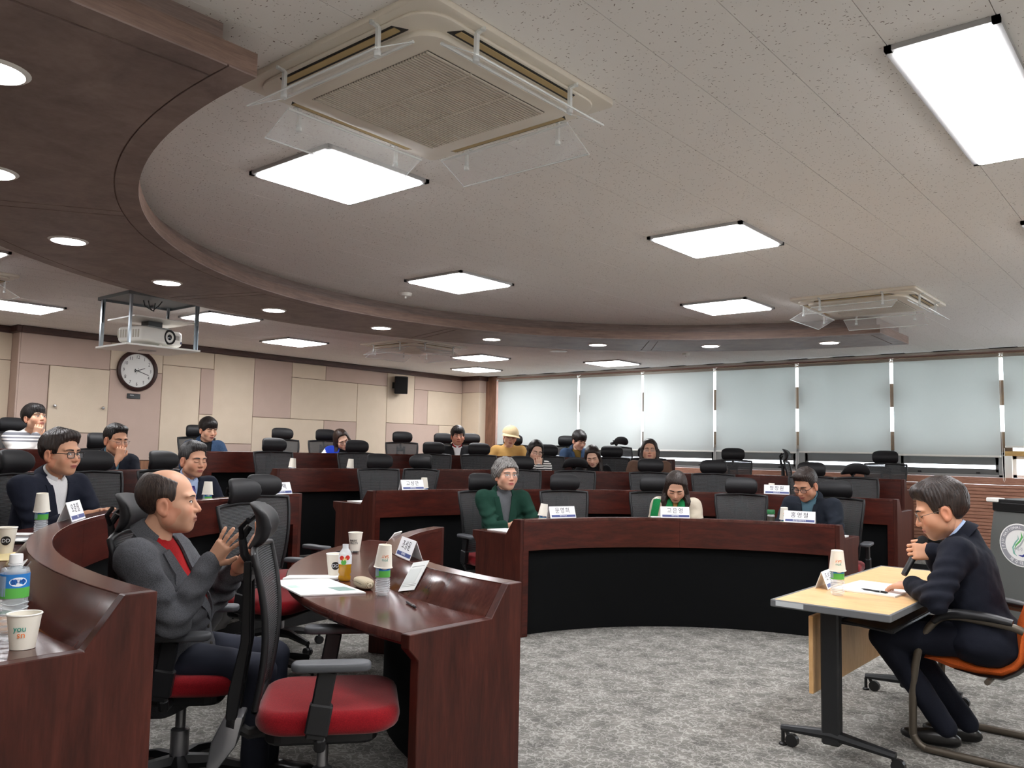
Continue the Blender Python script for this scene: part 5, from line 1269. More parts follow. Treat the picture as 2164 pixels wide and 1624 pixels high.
# 9 cap
p = person((-7.58, 8.95, 1.585), TC((-7.58, 8.95))-2, TC((-7.58, 8.95))+10, 'young man in beige baseball cap and mustard sweater', pitch=10, roll=-8, hs=1.10, hl=.08, tier=3*TIER, res=1.2, hair='bowl', hvol=-.006, eyes='closed', top='sweater', topc=C_must, skin=(222, 182, 158), wid=1.1)
hmx = p['HM']; cp_ = []
M_cap = fabric('cap_beige', (206, 186, 150), (190, 170, 134), 260, .85, .2)
def dome(th, zc=.040, k=1.0):
    vs_, fs = [], []
    for i in range(9):
        ph = rad(90*i/8)
        for j in range(24): a = 2*pi*j/24; vs_.append(hmx@Vector(((.092+th)*cos(ph)*cos(a), -.014+(.112+th)*cos(ph)*sin(a), zc+(.094+th)*sin(ph))))
    for i in range(8):
        for j in range(24): fs.append((i*24+j, i*24+(j+1) % 24, (i+1)*24+(j+1) % 24, (i+1)*24+j))
    return vs_, fs
v_, f_ = dome(.017); cap_o = raw('cap', v_, f_, M_cap, p['bo'], True, 60, p['org'])
vs_, fs = [], []
for s in (0, -.004):
    for i in range(13):
        a = rad(20+140*i/12)
        for r_ in (0, .02, .045, .062): vs_.append(hmx@Vector(((.103+r_*.4)*cos(a), -.014+(.122)*sin(a)+r_*sin(a)**.5, .045+s-.25*r_-.06*cos(a)**2*r_*5)))
for i in range(12):
    for j in range(3): a = i*4+j; fs += [(a, a+1, a+5, a+4), (52+a+4, 52+a+5, 52+a+1, 52+a)]
raw('cap_brim', vs_, fs, M_cap, p['bo'], True, 60, p['org'])
# 10 striped shirt woman
person((-6.44, 8.10, 1.388), TC((-6.44, 8.1))+4, TC((-6.44, 8.1))+18, 'young woman with long black hair and glasses in a striped shirt, hand under chin', pitch=16, roll=-6, hs=1.05, hl=.20, tier=2*TIER, res=1.15, hair='long', hvol=.010, hlen=.26, eyes='closed', glasses=G_round, top='sweater', topc=C_strp, skin=(226, 184, 160), lipc=(190, 70, 66), jaw=.94, wid=.98,
    armL=('w', -6.30, 8.00, 1.20), elbL=(-.3, .1, -.9), hands=(None, dict(d=(.1, -.15, .97), n=(.5, -.8, 0), thumb=-1, curl=.9, spread=0)))
# 11 denim jacket, blinds
person((-6.93, 9.72, 1.555), TC((-6.93, 9.72))+16, TC((-6.93, 9.72))+34, 'young man with bowl cut in denim jacket in front of the blinds', pitch=22, hs=1.10, hl=.14, tier=3*TIER, res=1.2, hair='bowl', hvol=.013, eyes='closed', top='jacket', topc=C_denim, shirt=C_olive, vdeep=.25, skin=(222, 180, 156), jaw=.96)
# 12 black clothes woman bending
person((-5.95, 8.64, 1.338), TC((-5.95, 8.64))-2, TC((-5.95, 8.64))-4, 'woman with long dark hair in black bending over the third desk', pitch=26, roll=6, hs=1.05, hl=.30, tier=2*TIER, res=1.15, hair='long', hvol=.010, hlen=.22, hmat=H_DBR, eyes='closed', top='sweater', topc=C_blk, skin=(224, 182, 158), wid=.95, jaw=1.04)
# 13 brown coat
p = person((-5.39, 9.08, 1.428), TC((-5.39, 9.08))+2, TC((-5.39, 9.08))+2, 'woman with long dark hair and glasses in a wide collared brown coat', pitch=-2, hs=1.08, hl=.06, tier=2*TIER, res=1.15, hair='long', hvol=.012, hlen=.30, hmat=H_DBR, eyes='closed', glasses=G_thin, top='jacket', topc=C_brown, shirt=C_gknit, lapel=.10, vdeep=.45, skin=(212, 164, 138), wid=1.18, jaw=1.08, fw_=1.03)
# 14 green jacket
p = person((-4.56, 5.34, 1.185), TC((-4.56, 5.34))+16, TC((-4.56, 5.34))+28, 'woman with short permed grey hair, glasses and bottle green jacket', pitch=0, hs=1.08, hl=.16, res=.85, hair='perm', hvol=.013, hmat=H_GRY, eyes='open', gaze=.004, glasses=G_thin, top='jacket', topc=C_green, shirt=C_gknit, vdeep=.34, lapel=.055, skin=(206, 160, 136), wid=1.02, fat=.02, jaw=1.06, lipc=(180, 96, 92),
    armR=(-.06, .40, .34), armL=(-.16, .42, .345), hands=(dict(n=(0, 0, 1), thumb=-1, curl=.4), dict(n=(0, 0, 1), thumb=1, curl=.4)), shoes=(-.9, .4), feet=[(-.22, .30, -.44), (-.36, .36, -.30), (.02, .45, .04), (-.14, .45, .06)])
MB().lathe([(.066, -.02), (.062, .02), (.060, .045), (.050, .048)], (0, 0, 0), 20, axes(Vector(p['fromL'](p['nb'])), Vector((1, 0, 0)), Vector((0, 1, 0)), Vector((0, 0, 1))), cap=False).build('turtleneck', C_gknit, p['bo'], smooth=True, org=p['org'])
buttons(p, (.33,), mat('button_brass', (200, 166, 92), .3, .9), .012)
# 15 cream coat, green scarf, writing
p = person((-3.66, 6.63, 1.095), TC((-3.66, 6.63))-4, TC((-3.66, 6.63))-2, 'woman in cream coat with green scarf bending over her notes', pitch=34, roll=-3, hs=1.06, hl=.30, res=.9, hair='long', hvol=.010, hlen=.13, hmat=H_DBR, eyes='closed', top='jacket', topc=C_cream, shirt=C_must, vdeep=.40, lapel=.06, skin=(214, 168, 142), wid=.94, jaw=1.0,
    armR=(.10, .50, .33), armL=(-.10, .52, .33), elbR=(.35, -.3, -.9), elbL=(-.35, -.3, -.9), hands=(dict(n=(0, 0, 1), thumb=-1, curl=.5), None))
for sx in (-1, 1):
    o_ = np.array([p['nb']+np.array((sx*.058, -.055, .03)), p['nb']+np.array((sx*.075, .01, .015)), p['nb']+np.array((sx*.058, .075, -.03)), p['nb']+np.array((sx*.048, .112, -.10)), p['nb']+np.array((sx*.046, .135, -.19)), p['nb']+np.array((sx*.05, .14, -.28))])
    MB().tube([Vector(q) for q in p['fromL'](o_)], [.026, .03, .034, .036, .034, .03], 8, sq=(1.0, .6)).build('scarf', C_scarf, p['bo'], smooth=True, sharp=80, org=p['org'])
# 16 man in glasses reading, right end of the front row
p = person((-2.67, 7.10, 1.148), TC((-2.67, 7.1))-24, TC((-2.67, 7.1))-32, 'man in dark jacket and black glasses reading at the right end of the front row', pitch=26, hs=1.10, hl=.24, res=.88, hair='short', hvol=.010, hmat=H_DBR, eyes='closed', glasses=G_blk, top='jacket', topc=C_char, shirt=C_teal, collar=C_teal, vdeep=.42, skin=(198, 146, 118), wid=1.12, jaw=1.04, beard=.2)
# 17 the speaker in profile with a microphone
SPK = (-1.035, 4.55, 1.140)
p = person(SPK, 184, TC(SPK)-84, 'speaker in dark navy suit and glasses reading into a microphone at the table', pitch=20, hs=1.16, hl=.20, res=.72, hair='short', hvol=.013, hmat=H_DBR, eyes='closed', glasses=dict(G_thin, h=.0165), top='jacket', topc=C_navy2, shirt=C_lblue, collar=C_lblue, tie=C_tied, vdeep=.38, skirt=.07, skin=(204, 152, 122), wid=1.10, fat=.015, jaw=1.03, beard=.15, thk=.014,
    armR=('w', -1.053, 4.46, .937), armL=('w', -1.13, 4.40, .775), elbR=(.5, -.2, -.85), elbL=(-.85, -.35, -.25), trouser=C_navy2,
    hands=(dict(d=(-.763, -.645, .05), n=(.5, -.59, .25), thumb=1, curl=1.25, spread=-.03, tc=.35, s=1.05), dict(d=(-.93, .30, -.10), n=(-.1, -.15, 1), thumb=1, curl=.35, spread=.02, s=1.05)),
    feet=[(.12, .14, -.44), (-.10, .20, -.42), (.14, .44, .05), (-.13, .45, .05)])
# ================================================================ things on the desks and the table
def DP(k, r, a, z=None):
    """point on row k at radius offset r, angle a; default on the worktop"""
    return Vector((DC[0]+(RK[k]+r)*cos(rad(a)), DC[1]+(RK[k]+r)*sin(rad(a)), TIER*k+(WORK if z is None else z)))
M_cup = mat('paper_cup_white', (236, 231, 218), .65); M_cupi = mat('paper_cup_inner', (244, 242, 236), .6)
M_pet = mat('clear_pet', (232, 240, 244), .06, spec=.8, alpha=.30); M_petr = mat('clear_pet_rib', (240, 246, 250), .08, spec=.9, alpha=.5)
M_lblue = mat('label_blue', (34, 120, 196), .4); M_lgreen = mat('label_green', (88, 174, 74), .4); M_lwhite = mat('label_white', (236, 240, 244), .4); M_lgrey = mat('label_print_grey', (150, 172, 200), .4)
M_capw = mat('bottle_cap_white', (240, 240, 240), .35)
M_or = mat('print_orange', (232, 130, 70), .6); M_te = mat('print_teal', (52, 150, 134), .6)
def on_cyl(name, txt, size, r, z, az, m_, parent, flip=False, sx=1):
    """letters standing upright round a cup wall, centred at azimuth az (local)"""
    o = text_mesh(name, txt, size, Matrix.Rotation(pi, 4, 'Z') if flip else Matrix(), m_, parent, .0006, sx=sx)
    for v_ in o.data.vertices:
        x, y, q = v_.co; th_ = az+x/r; v_.co = ((r+q)*cos(th_), (r+q)*sin(th_), z+y)
    return o
def camaz(p): return atan2(-p[1], -p[0])
def cup(p, label, inv=False, h=.088, ro=.037, ri=.026, tilt=0, ta=0, prints=None, group=None):
    r = thing('paper_cup', label, 'cup', p, group=group)
    if tilt: r.rotation_euler = (rad(tilt)*cos(ta), rad(tilt)*sin(ta), 0)
    R_ = lambda z: ri+(ro-ri)*z/h
    if not inv:
        MB().lathe([(ri-.001, .004), (ri, 0), (ri, .0015), (ro, h), (ro-.0015, h), (ri-.0015, .005), (.001, .005)], n=28, cap=False).build('wall', M_cup, r, smooth=True, sharp=50, fix=False)
        MB().tube([(ro*cos(a), ro*sin(a), h) for a in np.linspace(0, 2*pi, 29)], .0022, 6, cap=False).build('rim', M_cupi, r, smooth=True)
    else:
        MB().lathe([(ro-.001, 0), (ro, 0), (ri, h), (ri-.002, h), (ri-.002, h-.006), (.001, h-.006)], n=28, cap=False).build('wall', M_cup, r, smooth=True, sharp=50, fix=False)
        MB().tube([(ro*cos(a), ro*sin(a), .002) for a in np.linspace(0, 2*pi, 29)], .0022, 6, cap=False).build('rim', M_cupi, r, smooth=True)
    for (txt, size, z, da, m_, fl) in prints or ():
        rr = R_(z) if not inv else ro+(ri-ro)*z/h
        on_cyl('print', txt, size, rr+.0004, z, camaz(p)+da, m_, r, fl)
    return r
def bottle(p, label, h=.205, rad_=.0315, cap=True, lz=(.085, .155), big=False, group='water bottles', lab=True, txt=True, s=1., liquid=None):
    r = thing('water_bottle', label, 'bottle', p, group=group); prof = [(.004, .004), (rad_*.55, .002), (rad_*.85, 0), (rad_*.97, .006)]
    n = 7; z0 = .012; z1 = lz[0]-.006
    for i in range(n):
        a = z0+(z1-z0)*i/n; d = (z1-z0)/n; prof += [(rad_, a+d*.2), (rad_, a+d*.55), (rad_*.94, a+d*.8)]
    prof += [(rad_*.985, lz[0]), (rad_*.985, lz[1]), (rad_, lz[1]+.004), (rad_*.93, lz[1]+.012), (rad_*.62, h-.040), (rad_*.40, h-.024), (rad_*.40, h-.004)]
    MB().lathe(prof, n=24, cap=False).build('bottle_body', M_pet, r, smooth=True, sharp=70, fix=False)
    rb = MB()
    for i in range(n):
        z = z0+(z1-z0)*(i+.35)/n; rb.tube([(rad_*1.005*cos(a), rad_*1.005*sin(a), z+.002*sin(3*a+i)) for a in np.linspace(0, 2*pi, 21)], .0014, 5, cap=False)
    rb.build('rib', M_petr, r, smooth=True)
    if lab:
        zm = lz[0]+(lz[1]-lz[0])*.36
        lb = MB().lathe([(rad_+.0004, zm), (rad_+.0004, lz[1])], n=24, cap=False).build('label_band', M_lblue, r, smooth=True, fix=False)
        MB().lathe([(rad_+.0006, lz[0]), (rad_+.0006, zm+.004)], n=24, cap=False).build('label_foot', M_lgreen, lb, smooth=True, fix=False)
        if txt:
            az = camaz(p)+.25; M_ = Matrix.Rotation(az, 4, 'Z')
            vs_, fs = [(rad_*1.02*cos(0), 0, zm+(lz[1]-zm)*.5)], []
            for k in range(21):
                a = 2*pi*k/20; th_ = .62*cos(a); vs_.append((rad_*1.02*cos(th_), rad_*1.02*sin(th_), zm+(lz[1]-zm)*(.5+.30*sin(a))))
            for k in range(1, 21): fs.append((0, k, k+1))
            raw('label_oval', [M_@Vector(q) for q in vs_], fs, M_lwhite, lb)
            on_cyl('label_text', '삼다수', (lz[1]-lz[0])*.23, rad_*1.03, zm+(lz[1]-zm)*.5, az, mat('print_navy', (30, 50, 140), .5), lb, sx=.9)
            vs_ = []
            for j in (0, 1):
                for k in range(6): th_ = -.85-.75*k/5; vs_.append((rad_*1.018*cos(th_), rad_*1.018*sin(th_), lz[0]+(lz[1]-lz[0])*(.08+.84*j)))
            raw('label_panel', [M_@Vector(q) for q in vs_], [(k, k+1, 7+k, 6+k) for k in range(5)], M_lgrey, lb)
    if cap: MB().lathe([(rad_*.46, h-.018), (rad_*.47, h-.002), (rad_*.44, h+.004), (.001, h+.004)], n=20, cap=False).build('cap', M_capw, r, smooth=True, sharp=50, fix=False); 
    if cap: MB().lathe([(rad_*.52, h-.022), (rad_*.52, h-.019)], n=20).build('neck_ring', M_capw, r)
    return r
US = lambda up_: (('SAY', .018, .052, .15, M_or, True), ('you', .018, .034, .15, M_te, True)) if up_ else (('you', .019, .050, -.25, M_te, False), ('us', .021, .032, -.15, M_or, True))
def bottle_cup(p, what, prints=True, tilt=4):
    bottle(p, 'small water bottle under a cup '+what, h=.19, cap=False, lz=(.078, .145))
    q = Vector(p); q.z += .118
    cup(q, 'upturned white paper cup '+what, True, .098, .0395, .028, tilt, random.random()*6, US(True) if prints else None, group='upturned paper cups')
# foreground desk
bottle_cup((-2.783, 2.445, WORK+.001), 'on the foreground desk')
jb = thing('juice_bottle', 'small bottle of golden apple juice with a fruit label', 'bottle', (-3.199, 2.569, WORK+.001))
M_juice = mat('apple_juice', (196, 142, 20), .08, spec=.7, alpha=.88)
MB().lathe([(.001, .001), (.026, 0), (.030, .006), (.030, .02), (.026, .03), (.031, .04), (.029, .058), (.031, .07), (.0305, .082), (.001, .082)], n=24, cap=False).build('juice', M_juice, jb, smooth=True, sharp=70, fix=False)
MB().lathe([(.031, .082), (.031, .122), (.028, .134), (.017, .150), (.0145, .154), (.0145, .172), (.001, .172)], n=24, cap=False).build('bottle_neck', M_petr, jb, smooth=True, sharp=60, fix=False)
lb = MB().lathe([(.0316, .080), (.0316, .122)], n=24, cap=False).build('label', M_lwhite, jb, smooth=True, fix=False)
for da, z, w_, m_ in ((-.5, .110, .014, mat('apple_red', (206, 52, 40), .4)), (.35, .112, .014, mat('apple_red', (206, 52, 40), .4)), (-.05, .104, .012, mat('apple_cut', (240, 226, 160), .4)), (-.2, .090, .016, M_lgreen)):
    M_ = Matrix.Rotation(camaz((-3.2, 2.57))+da, 4, 'Z') @ Matrix.Translation((.0322, 0, z)) @ Matrix.Rotation(pi/2, 4, 'Y')
    MB().lathe([(w_*.8, -.0002), (w_*.8, .0006), (.0005, .0008)], (0, 0, 0), 14, M_).build('label_fruit', m_, lb)
DD = mat('print_black', (30, 28, 28), .6)
def dd_cup(p, label, dots=True):
    r = cup(p, label, False, .112, .044, .030)
    if dots:
        az = camaz(p)+.05; M_ = Matrix.Rotation(az, 4, 'Z'); zc = .058; R_ = .0382; vs_ = [(R_+.0012, 0, zc)]; fs = []
        for k in range(25):
            a = 2*pi*k/24; th_ = .50*cos(a); vs_.append(((R_+.0012+.0022*sin(a))*cos(th_), (R_+.0012+.0022*sin(a))*sin(th_), zc+.0195*sin(a)))
        for k in range(1, 25): fs.append((0, k, k+1))
        d_ = raw('print_disc', [M_@Vector(q) for q in vs_], fs, DD, r)
        on_cyl('print', 'DD', .022, R_+.0026, zc, az, M_lwhite, d_)
    else:
        on_cyl('print', "INKIN'", .017, .0405, .066, camaz(p)-.30, DD, r); on_cyl('print', 'ONUTS', .017, .0392, .050, camaz(p)-.30, DD, r)
    return r
dd_cup((-3.323, 2.607, WORK+.001), 'white paper cup with a round black letter logo beside the juice')
dd_cup((-4.069, 3.341, WORK+.001), 'white paper cup with two lines of black lettering along the desk', False)
M_paper = mat('paper_white', (240, 240, 238), .8); M_pgreen = mat('print_sage', (132, 156, 148), .8)
def flat(name, label, cat, pts, z, th=.003, m_=None, extra=()):
    c = Vector((sum(p[0] for p in pts)/len(pts), sum(p[1] for p in pts)/len(pts), z)); r = thing(name, label, cat, c)
    MB().prism([(p[0]-c.x, p[1]-c.y) for p in pts], 0, th).build('sheet', m_ or M_paper, r)
    for nm, q, mm in extra: MB().prism([(p[0]-c.x, p[1]-c.y) for p in q], th, th+.0006).build(nm, mm, r)
    return r
L_, Bt, Rr, Tp = (Vector(q) for q in ((-3.40, 2.30), (-2.985, 2.165), (-2.85, 2.41), (-3.27, 2.53)))
def bil(u, v_): a = L_.lerp(Tp, v_); b_ = Bt.lerp(Rr, v_); return tuple(a.lerp(b_, u))
flat('open_booklet', 'open white booklet with pale green squares on the foreground desk', 'booklet', [tuple(L_), tuple(Bt), tuple(Rr), tuple(Tp)], WORK+.001, .006, None,
     [('printed_square', [bil(.62, .62), bil(.86, .66), bil(.84, .95), bil(.60, .90)], M_pgreen), ('printed_square', [bil(.40, .06), bil(.55, .06), bil(.55, .22), bil(.40, .22)], mat('print_mint', (176, 200, 190), .8)),
      ('page_fold', [bil(.5, .0), bil(.505, .0), bil(.505, 1), bil(.5, 1)], mat('paper_shadow_line', (205, 205, 203), .8))])
nbk = flat('notebook', 'thin white notebook with grey edge lying behind the booklet', 'notebook', [(-3.46, 2.44), (-3.40, 2.36), (-3.24, 2.555), (-3.30, 2.63)], WORK+.001, .010)
MB().prism([(p[0]-nbk.location.x, p[1]-nbk.location.y) for p in [(-3.465, 2.44), (-3.40, 2.352), (-3.235, 2.555), (-3.30, 2.637)]], 0, .003).build('cover', mat('cover_grey', (120, 122, 126), .5), nbk)
pc = thing('glasses_case', 'woven beige spectacle pouch beside the upturned cup', 'case', (-2.975, 2.50, WORK+.024), rad(-20))
M_wov = mat('woven_beige', (196, 180, 150), .8); t = NT(M_wov); v = t.coord('Object', (1, 1, 1)); ck_ = t.n('ShaderNodeTexWave', Scale=70, Distortion=3, Detail=2); t.l(v, ck_.inputs[0]); t.l(t.ramp(ck_.outputs[1], [(.2, (140, 124, 96)), (.8, (222, 210, 184))]), t.b.inputs['Base Color']); t.bump(ck_.outputs[1], .6, .003)
vs_, fs = superpad(.085, .034, .0235, .6, .75, lambda x, y, z: (x, y, z), 24, 12); raw('pouch', vs_, fs, M_wov, pc, True, 80)
MB().tube([(-.06, -.033, .004), (0, -.0345, .006), (.06, -.033, .004)], .0012, 5).build('zip', mat('zip_dark', (70, 62, 50), .5), pc)
def pen(p, a, label, c=(24, 24, 26)):
    r = thing('pen', label, 'pen', p, a); M_ = Matrix.Rotation(pi/2, 4, 'Y')
    MB().lathe([(.001, -.07), (.0015, -.068), (.0045, -.055), (.0048, .0), (.0052, .005), (.0050, .06), (.003, .064), (.0025, .070)], (0, 0, 0), 10, M_).build('barrel', mat('pen_body_%d' % c[0], c, .3), r, smooth=True, sharp=50)
    MB().box((.045, 0, .0055), (.035, .003, .0016)).build('clip', M_sil, r); MB().lathe([(.0053, .028), (.0053, .034)], (0, 0, 0), 10, M_).build('ring', M_sil, r)
pen((-2.515, 2.365, WORK+.0055), rad(-26), 'black ballpoint pen on the foreground desk near its end')
pen((-4.03, 3.25, WORK+.0055), rad(40), 'black pen lying beside the lettered cup')
def slope_sheet(k, a, w_, l_, label, th=.003, m_=M_paper, rot=0., s0=.02):
    """sheet resting on the sloped back of row k"""
    er = Vector((cos(rad(a)), sin(rad(a)), 0)); et = Vector((-er.y, er.x, 0)); foot = DP(k, SD, a); head = DP(k, LD, a, LEDGE); y_ = (head-foot).normalized(); n_ = et.cross(y_); n_ = n_ if n_.z > 0 else -n_
    x_ = y_.cross(n_); c, s = cos(rot), sin(rot); xx_, yy_ = x_*c+y_*s, y_*c-x_*s
    r = thing('paper_sheet', label, 'paper', foot+y_*s0+n_*.004)
    r.matrix_world = axes(foot+y_*s0+n_*.004, xx_, yy_, n_)
    MB().box((0, l_/2, 0), (w_, l_, th)).build('sheet', m_, r)
    return r
ps = slope_sheet(0, 252.0, .125, .150, 'pale printed card resting on the sloped desk back', .003, mat('card_pale', (222, 224, 222), .5), .25)
for y_, w_ in ((.125, .10), (.03, .11), (.022, .11)): MB().box((0, y_, .002), (w_, .0012, .0008)).build('rule', mat('rule_grey', (128, 132, 130), .7), ps)
MB().box((-.01, .075, .002), (.095, .075, .0006)).build('printed_block', mat('print_pale_grey', (206, 210, 208), .6), ps)
slope_sheet(0, 214.5, .21, .15, 'white sheets leaning on the far sloped desk back', .006, None or M_paper, .05)
# left desk
bottle((-2.275, .80, TIER+WORK+.001), 'large clear water bottle with a blue and green label at the left', h=.205, rad_=.0325, lz=(.105, .163), group='water bottles')
cup((-2.172, .79, TIER+WORK+.001), 'cream paper cup with teal and orange lettering at the left', False, .080, .037, .027, prints=US(False))
dd_cup((-4.02, 1.365, TIER+WORK+.001), 'white paper cup with a round black letter logo cut by the left edge')
bottle_cup((-4.733, 1.772, TIER+WORK+.001), 'in front of the navy blazer man', False, 5)
flat('note_card', 'small white card on the left desk before the navy blazer man', 'card', [(-4.86, 1.70), (-4.77, 1.63), (-4.70, 1.70), (-4.79, 1.77)], TIER+WORK+.001)
tab = flat('tablet', 'dark tablet lying on the left desk with white paper on it', 'tablet', [(-4.58, 1.60), (-4.42, 1.45), (-4.32, 1.55), (-4.48, 1.70)], TIER+WORK+.001, .012, M_black, [('paper', [(-4.49, 1.58), (-4.41, 1.50), (-4.36, 1.55), (-4.44, 1.63)], M_paper)])
flat('yellow_paper', 'pale yellow paper at the left edge of the left desk', 'paper', [(-4.06, 1.36), (-3.80, 1.24), (-3.72, 1.36), (-3.98, 1.48)], TIER+WORK+.001, .002, mat('paper_yellow', (232, 214, 160), .8))
flat('green_leaflet', 'green and white leaflet at the left edge', 'leaflet', [(-2.86, .88), (-2.62, .84), (-2.58, 1.00), (-2.82, 1.05)], TIER+WORK+.001, .004, M_paper, [('printed_edge', [(-2.66, .85), (-2.62, .842), (-2.58, 1.0), (-2.62, 1.01)], mat('leaflet_green', (52, 134, 84), .6))])
flat('brown_envelope', 'brown envelope at the left edge behind the paper cup', 'envelope', [(-2.60, .80), (-2.36, .78), (-2.34, .90), (-2.57, .93)], TIER+WORK+.001, .003, mat('kraft', (196, 140, 84), .8))
slope_sheet(1, 256, .12, .10, 'small white card tilted on the left desk back', .003, M_paper, .5)
pg = thing('power_cable', 'black power cable lying over the back of the left desk', 'cable', DP(1, .2, 252))
MB().tube([Vector(q)-pg.location for q in (DP(1, .40, 252)+Vector((0, 0, .01)), DP(1, .28, 255)+Vector((0, 0, .06)), DP(1, .19, 257)+Vector((0, 0, .075)), DP(1, .17, 259)+Vector((0, 0, .06)))], .005, 8).build('cord', M_black, pg, smooth=True)
MB().tube([Vector(q)-pg.location for q in (DP(1, .17, 259)+Vector((0, 0, .06)), DP(1, .165, 260.2)+Vector((0, 0, .045)), DP(1, .16, 261.3)+Vector((0, 0, .035)))], [.008, .012, .013], 8).build('plug', M_black, pg, smooth=True)
bottle_cup(DP(1, .36, 199.3)+Vector((0, 0, .001)), 'before the man with the purple tie', False)
bottle_cup(DP(2, .34, 195.7)+Vector((0, 0, .001)), 'before the man with his fist at his mouth', False)
bottle_cup(DP(2, .34, 173.4)+Vector((0, 0, .001)), 'at the left end of the third row', False)
bottle_cup(DP(2, .34, 166.1)+Vector((0, 0, .001)), 'before the second third row chair', False)
bottle_cup(DP(1, .33, 164.9)+Vector((0, 0, .001)), 'behind a second row name plate', False)
bottle_cup(DP(1, .33, 110.6)+Vector((0, 0, .001)), 'behind the rightmost second row plate', False)
bottle_cup(DP(0, .33, 106.6)+Vector((0, 0, .001)), 'beside the reading man', True)
# tipped cup and green-capped jar in the front row
bottle_cup(DP(0, .26, 159.6)+Vector((0, 0, .001)), 'behind the front row plate by the green jacket', False, 8)
gj = thing('glass_jar', 'clear jar with a green screw cap beside the reading man', 'jar', DP(0, .30, 109.2)+Vector((0, 0, .001)))
MB().lathe([(.001, .001), (.028, 0), (.031, .006), (.031, .145), (.027, .155), (.027, .160)], n=22, cap=False).build('jar_body', M_petr, gj, smooth=True, sharp=60, fix=False)
MB().lathe([(.0315, .158), (.0325, .188), (.029, .193), (.001, .193)], n=22, cap=False).build('cap', mat('cap_green', (32, 110, 60), .4), gj, smooth=True, sharp=50, fix=False)
MB().lathe([(.0318, .085), (.0318, .14)], n=22, cap=False).build('label', mat('jar_label_dark', (70, 66, 58), .5), gj, smooth=True, fix=False)
gf = thing('green_folder', 'bright green folded scarf bag leaning beside the cream coated woman', 'bag', DP(0, .45, 133.2)+Vector((0, 0, .001)), rad(35))
MB().prism([(-.035, 0), (.03, 0), (.075, .24), (.065, .25), (.012, .245)], -.012, .012, Matrix.Rotation(pi/2, 4, 'X')).build('fold', C_scarf, gf, bevel=.006, seg=2)
MB().box((-.0, -.0135, .03), (.03, .002, .05)).build('tag', M_paper, gf); MB().tube([(.02, 0, .24), (.035, 0, .258), (.06, 0, .245)], .006, 6).build('strap', M_paper, gf)
flat('paper_sheet', 'white sheet on the front row desk left of the cream coated woman', 'paper', [tuple(DP(0, .03, a)[:2]) for a in (136, 133.5)]+[tuple(DP(0, .075, a)[:2]) for a in (133.5, 136)], LEDGE+.001, .006)
def arc_sheet(k, a0, a1, r0_, r1_, label): flat('paper_sheet', label, 'paper', [tuple(DP(k, r_, a)[:2]) for r_, a in ((r0_, a0), (r0_, a1), (r1_, a1), (r1_, a0))], TIER*k+WORK+.001, .006)
arc_sheet(0, 163.5, 168.8, .22, .50, 'white sheet on the end of the front desk before the green jacketed woman')
arc_sheet(1, 172.2, 175.8, .22, .48, 'white sheet on the left end of the second row desk')
arc_sheet(0, 95.0, 98.5, .22, .48, 'white sheet at the right end of the front row desk')
arc_sheet(2, 131, 134, .22, .36, 'dark phone before the woman in black')
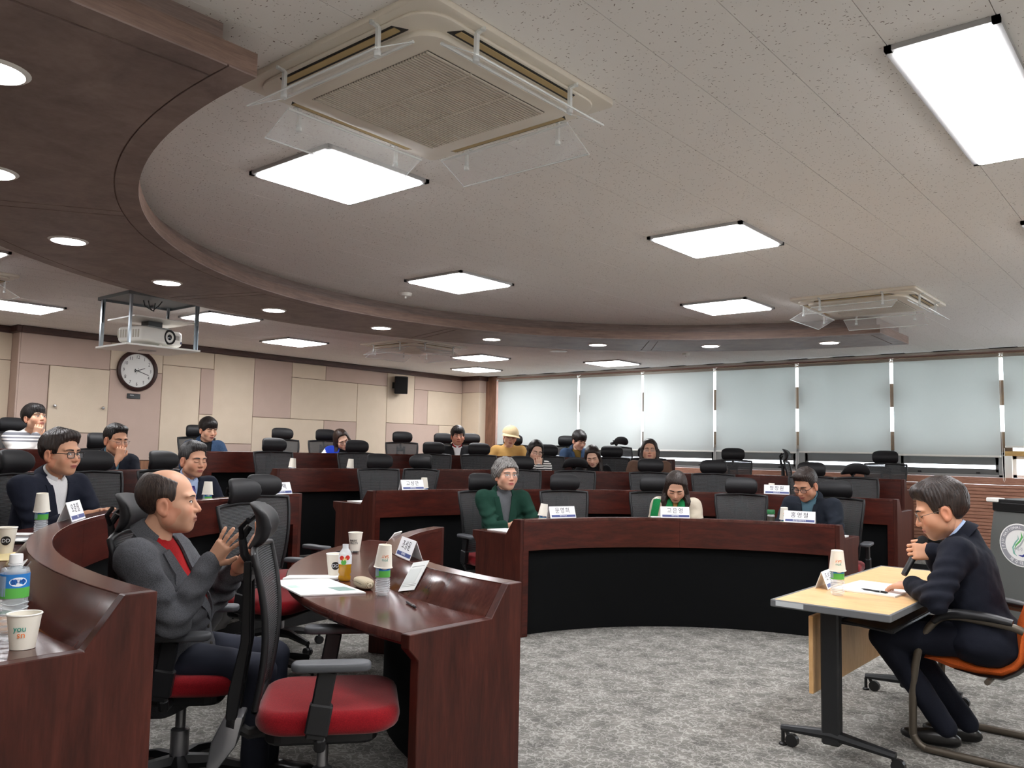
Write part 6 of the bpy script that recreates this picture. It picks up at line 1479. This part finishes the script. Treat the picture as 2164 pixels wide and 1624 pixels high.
# name plates
M_plate = mat('plate_white', (240, 241, 244), .35); M_pblue = mat('plate_blue', (62, 76, 134), .4); M_acr = mat('plate_acrylic', (226, 230, 240), .15, alpha=.75); M_pink = mat('plate_ink', (34, 34, 42), .5)
def plate(p, ang, name_, sub, label, w_=.235, h=.088):
    """ang: outward radial direction in degrees; front faces the centre"""
    er = Vector((cos(rad(ang)), sin(rad(ang)), 0)); et = Vector((er.y, -er.x, 0))
    r = thing('name_plate', label, 'name plate', p, group='tent name plates'); dep = .032
    for sgn in (-1, 1):
        n0 = er*sgn; x_ = -et*sgn if False else (Vector((0, 0, 1)).cross(n0)); top_ = Vector((0, 0, h)); foot = n0*dep
        y_ = (top_-foot).normalized(); n_ = x_.cross(y_); L2 = (top_-foot).length
        M_ = axes(foot, x_, y_, n_)
        f_ = MB().prism([(-w_/2, 0), (w_/2, 0), (w_/2, L2), (-w_/2, L2)], -.0012, .0012, M_).build('face', M_plate, r)
        MB().prism([(-w_/2+.012, .008), (w_/2-.004, .008), (w_/2-.004, .026), (-w_/2+.012, .026)], .0012, .0017, M_).build('blue_strip', M_pblue, f_)
        text_mesh('name_text', name_, .047, M_ @ Matrix.Translation((0, L2*.62, .0016)), M_pink, f_, .0003, space=1.25, sx=.95)
        text_mesh('small_text', sub, .0135, M_ @ Matrix.Translation((0, .017, .0019)), M_plate, f_, .0003)
    return r
for k, a, nm_, sub, lb in ((0, 243.8, '조성윤', '제주대학교', 'white tent name plate on the foreground desk ledge'), (1, 233.9, '오춘월', '제주', 'white tent name plate before the navy blazer man'),
    (1, 192.9, '한인택', '제주평화연구원', 'white tent name plate at the aisle end of the left second row'), (1, 169.7, '고성만', '제주대학교', 'white tent name plate at the left of the second row before the turned chair'),
    (0, 158.5, '문영희', '제주YWCA', 'white tent name plate in the front row right of the green jacketed woman'), (0, 130.5, '고은영', '제주녹색당', 'white tent name plate before the cream coated woman'),
    (0, 102.5, '홍영철', '제주참여환경연대', 'white tent name plate before the reading man in glasses'), (1, 109.6, '정창원', '제주대학교', 'white tent name plate at the right of the second row')):
    plate(DP(k, .043, a, LEDGE)+Vector((0, 0, .001)), a, nm_, sub, lb)
# on the speaker's table
TZ = .720
bottle_cup((-1.419, 4.179, TZ), 'on the speaker table')
plate((-1.55, 4.40, TZ), 5, '조성윤', '제주대학교', 'white tent name plate on the speaker table seen from its side', .2, .085)
sp_ = flat('paper_stack', 'stack of white sheets under the hand of the speaker', 'paper', [(-1.50, 4.33), (-1.19, 4.31), (-1.17, 4.70), (-1.48, 4.72)], TZ, .008)
pen((-1.30, 4.36, TZ+.014), rad(-12), 'black pen with a brass tip on the papers of the speaker')
mc_ = thing('microphone', 'black handheld microphone held to the mouth of the speaker', 'microphone', (-1.158, 4.361, .836))
ax_ = (Vector((-1.105, 4.468, .983))-Vector((-1.158, 4.361, .836))).normalized(); x_, y_, z_ = frame(ax_); MM = axes(Vector((0, 0, 0)), x_, y_, z_)
MB().lathe([(.013, -.01), (.0145, 0), (.0155, .10), (.019, .145), (.022, .155)], (0, 0, 0), 18, MM).build('handle', mat('mic_black', (20, 20, 21), .4), mc_, smooth=True, sharp=50)
MB().lathe([(.021, .155), (.026, .165), (.0275, .185), (.025, .205), (.016, .217), (.001, .220)], (0, 0, 0), 20, MM).build('foam_head', mat('mic_foam', (16, 16, 17), .95), mc_, smooth=True)
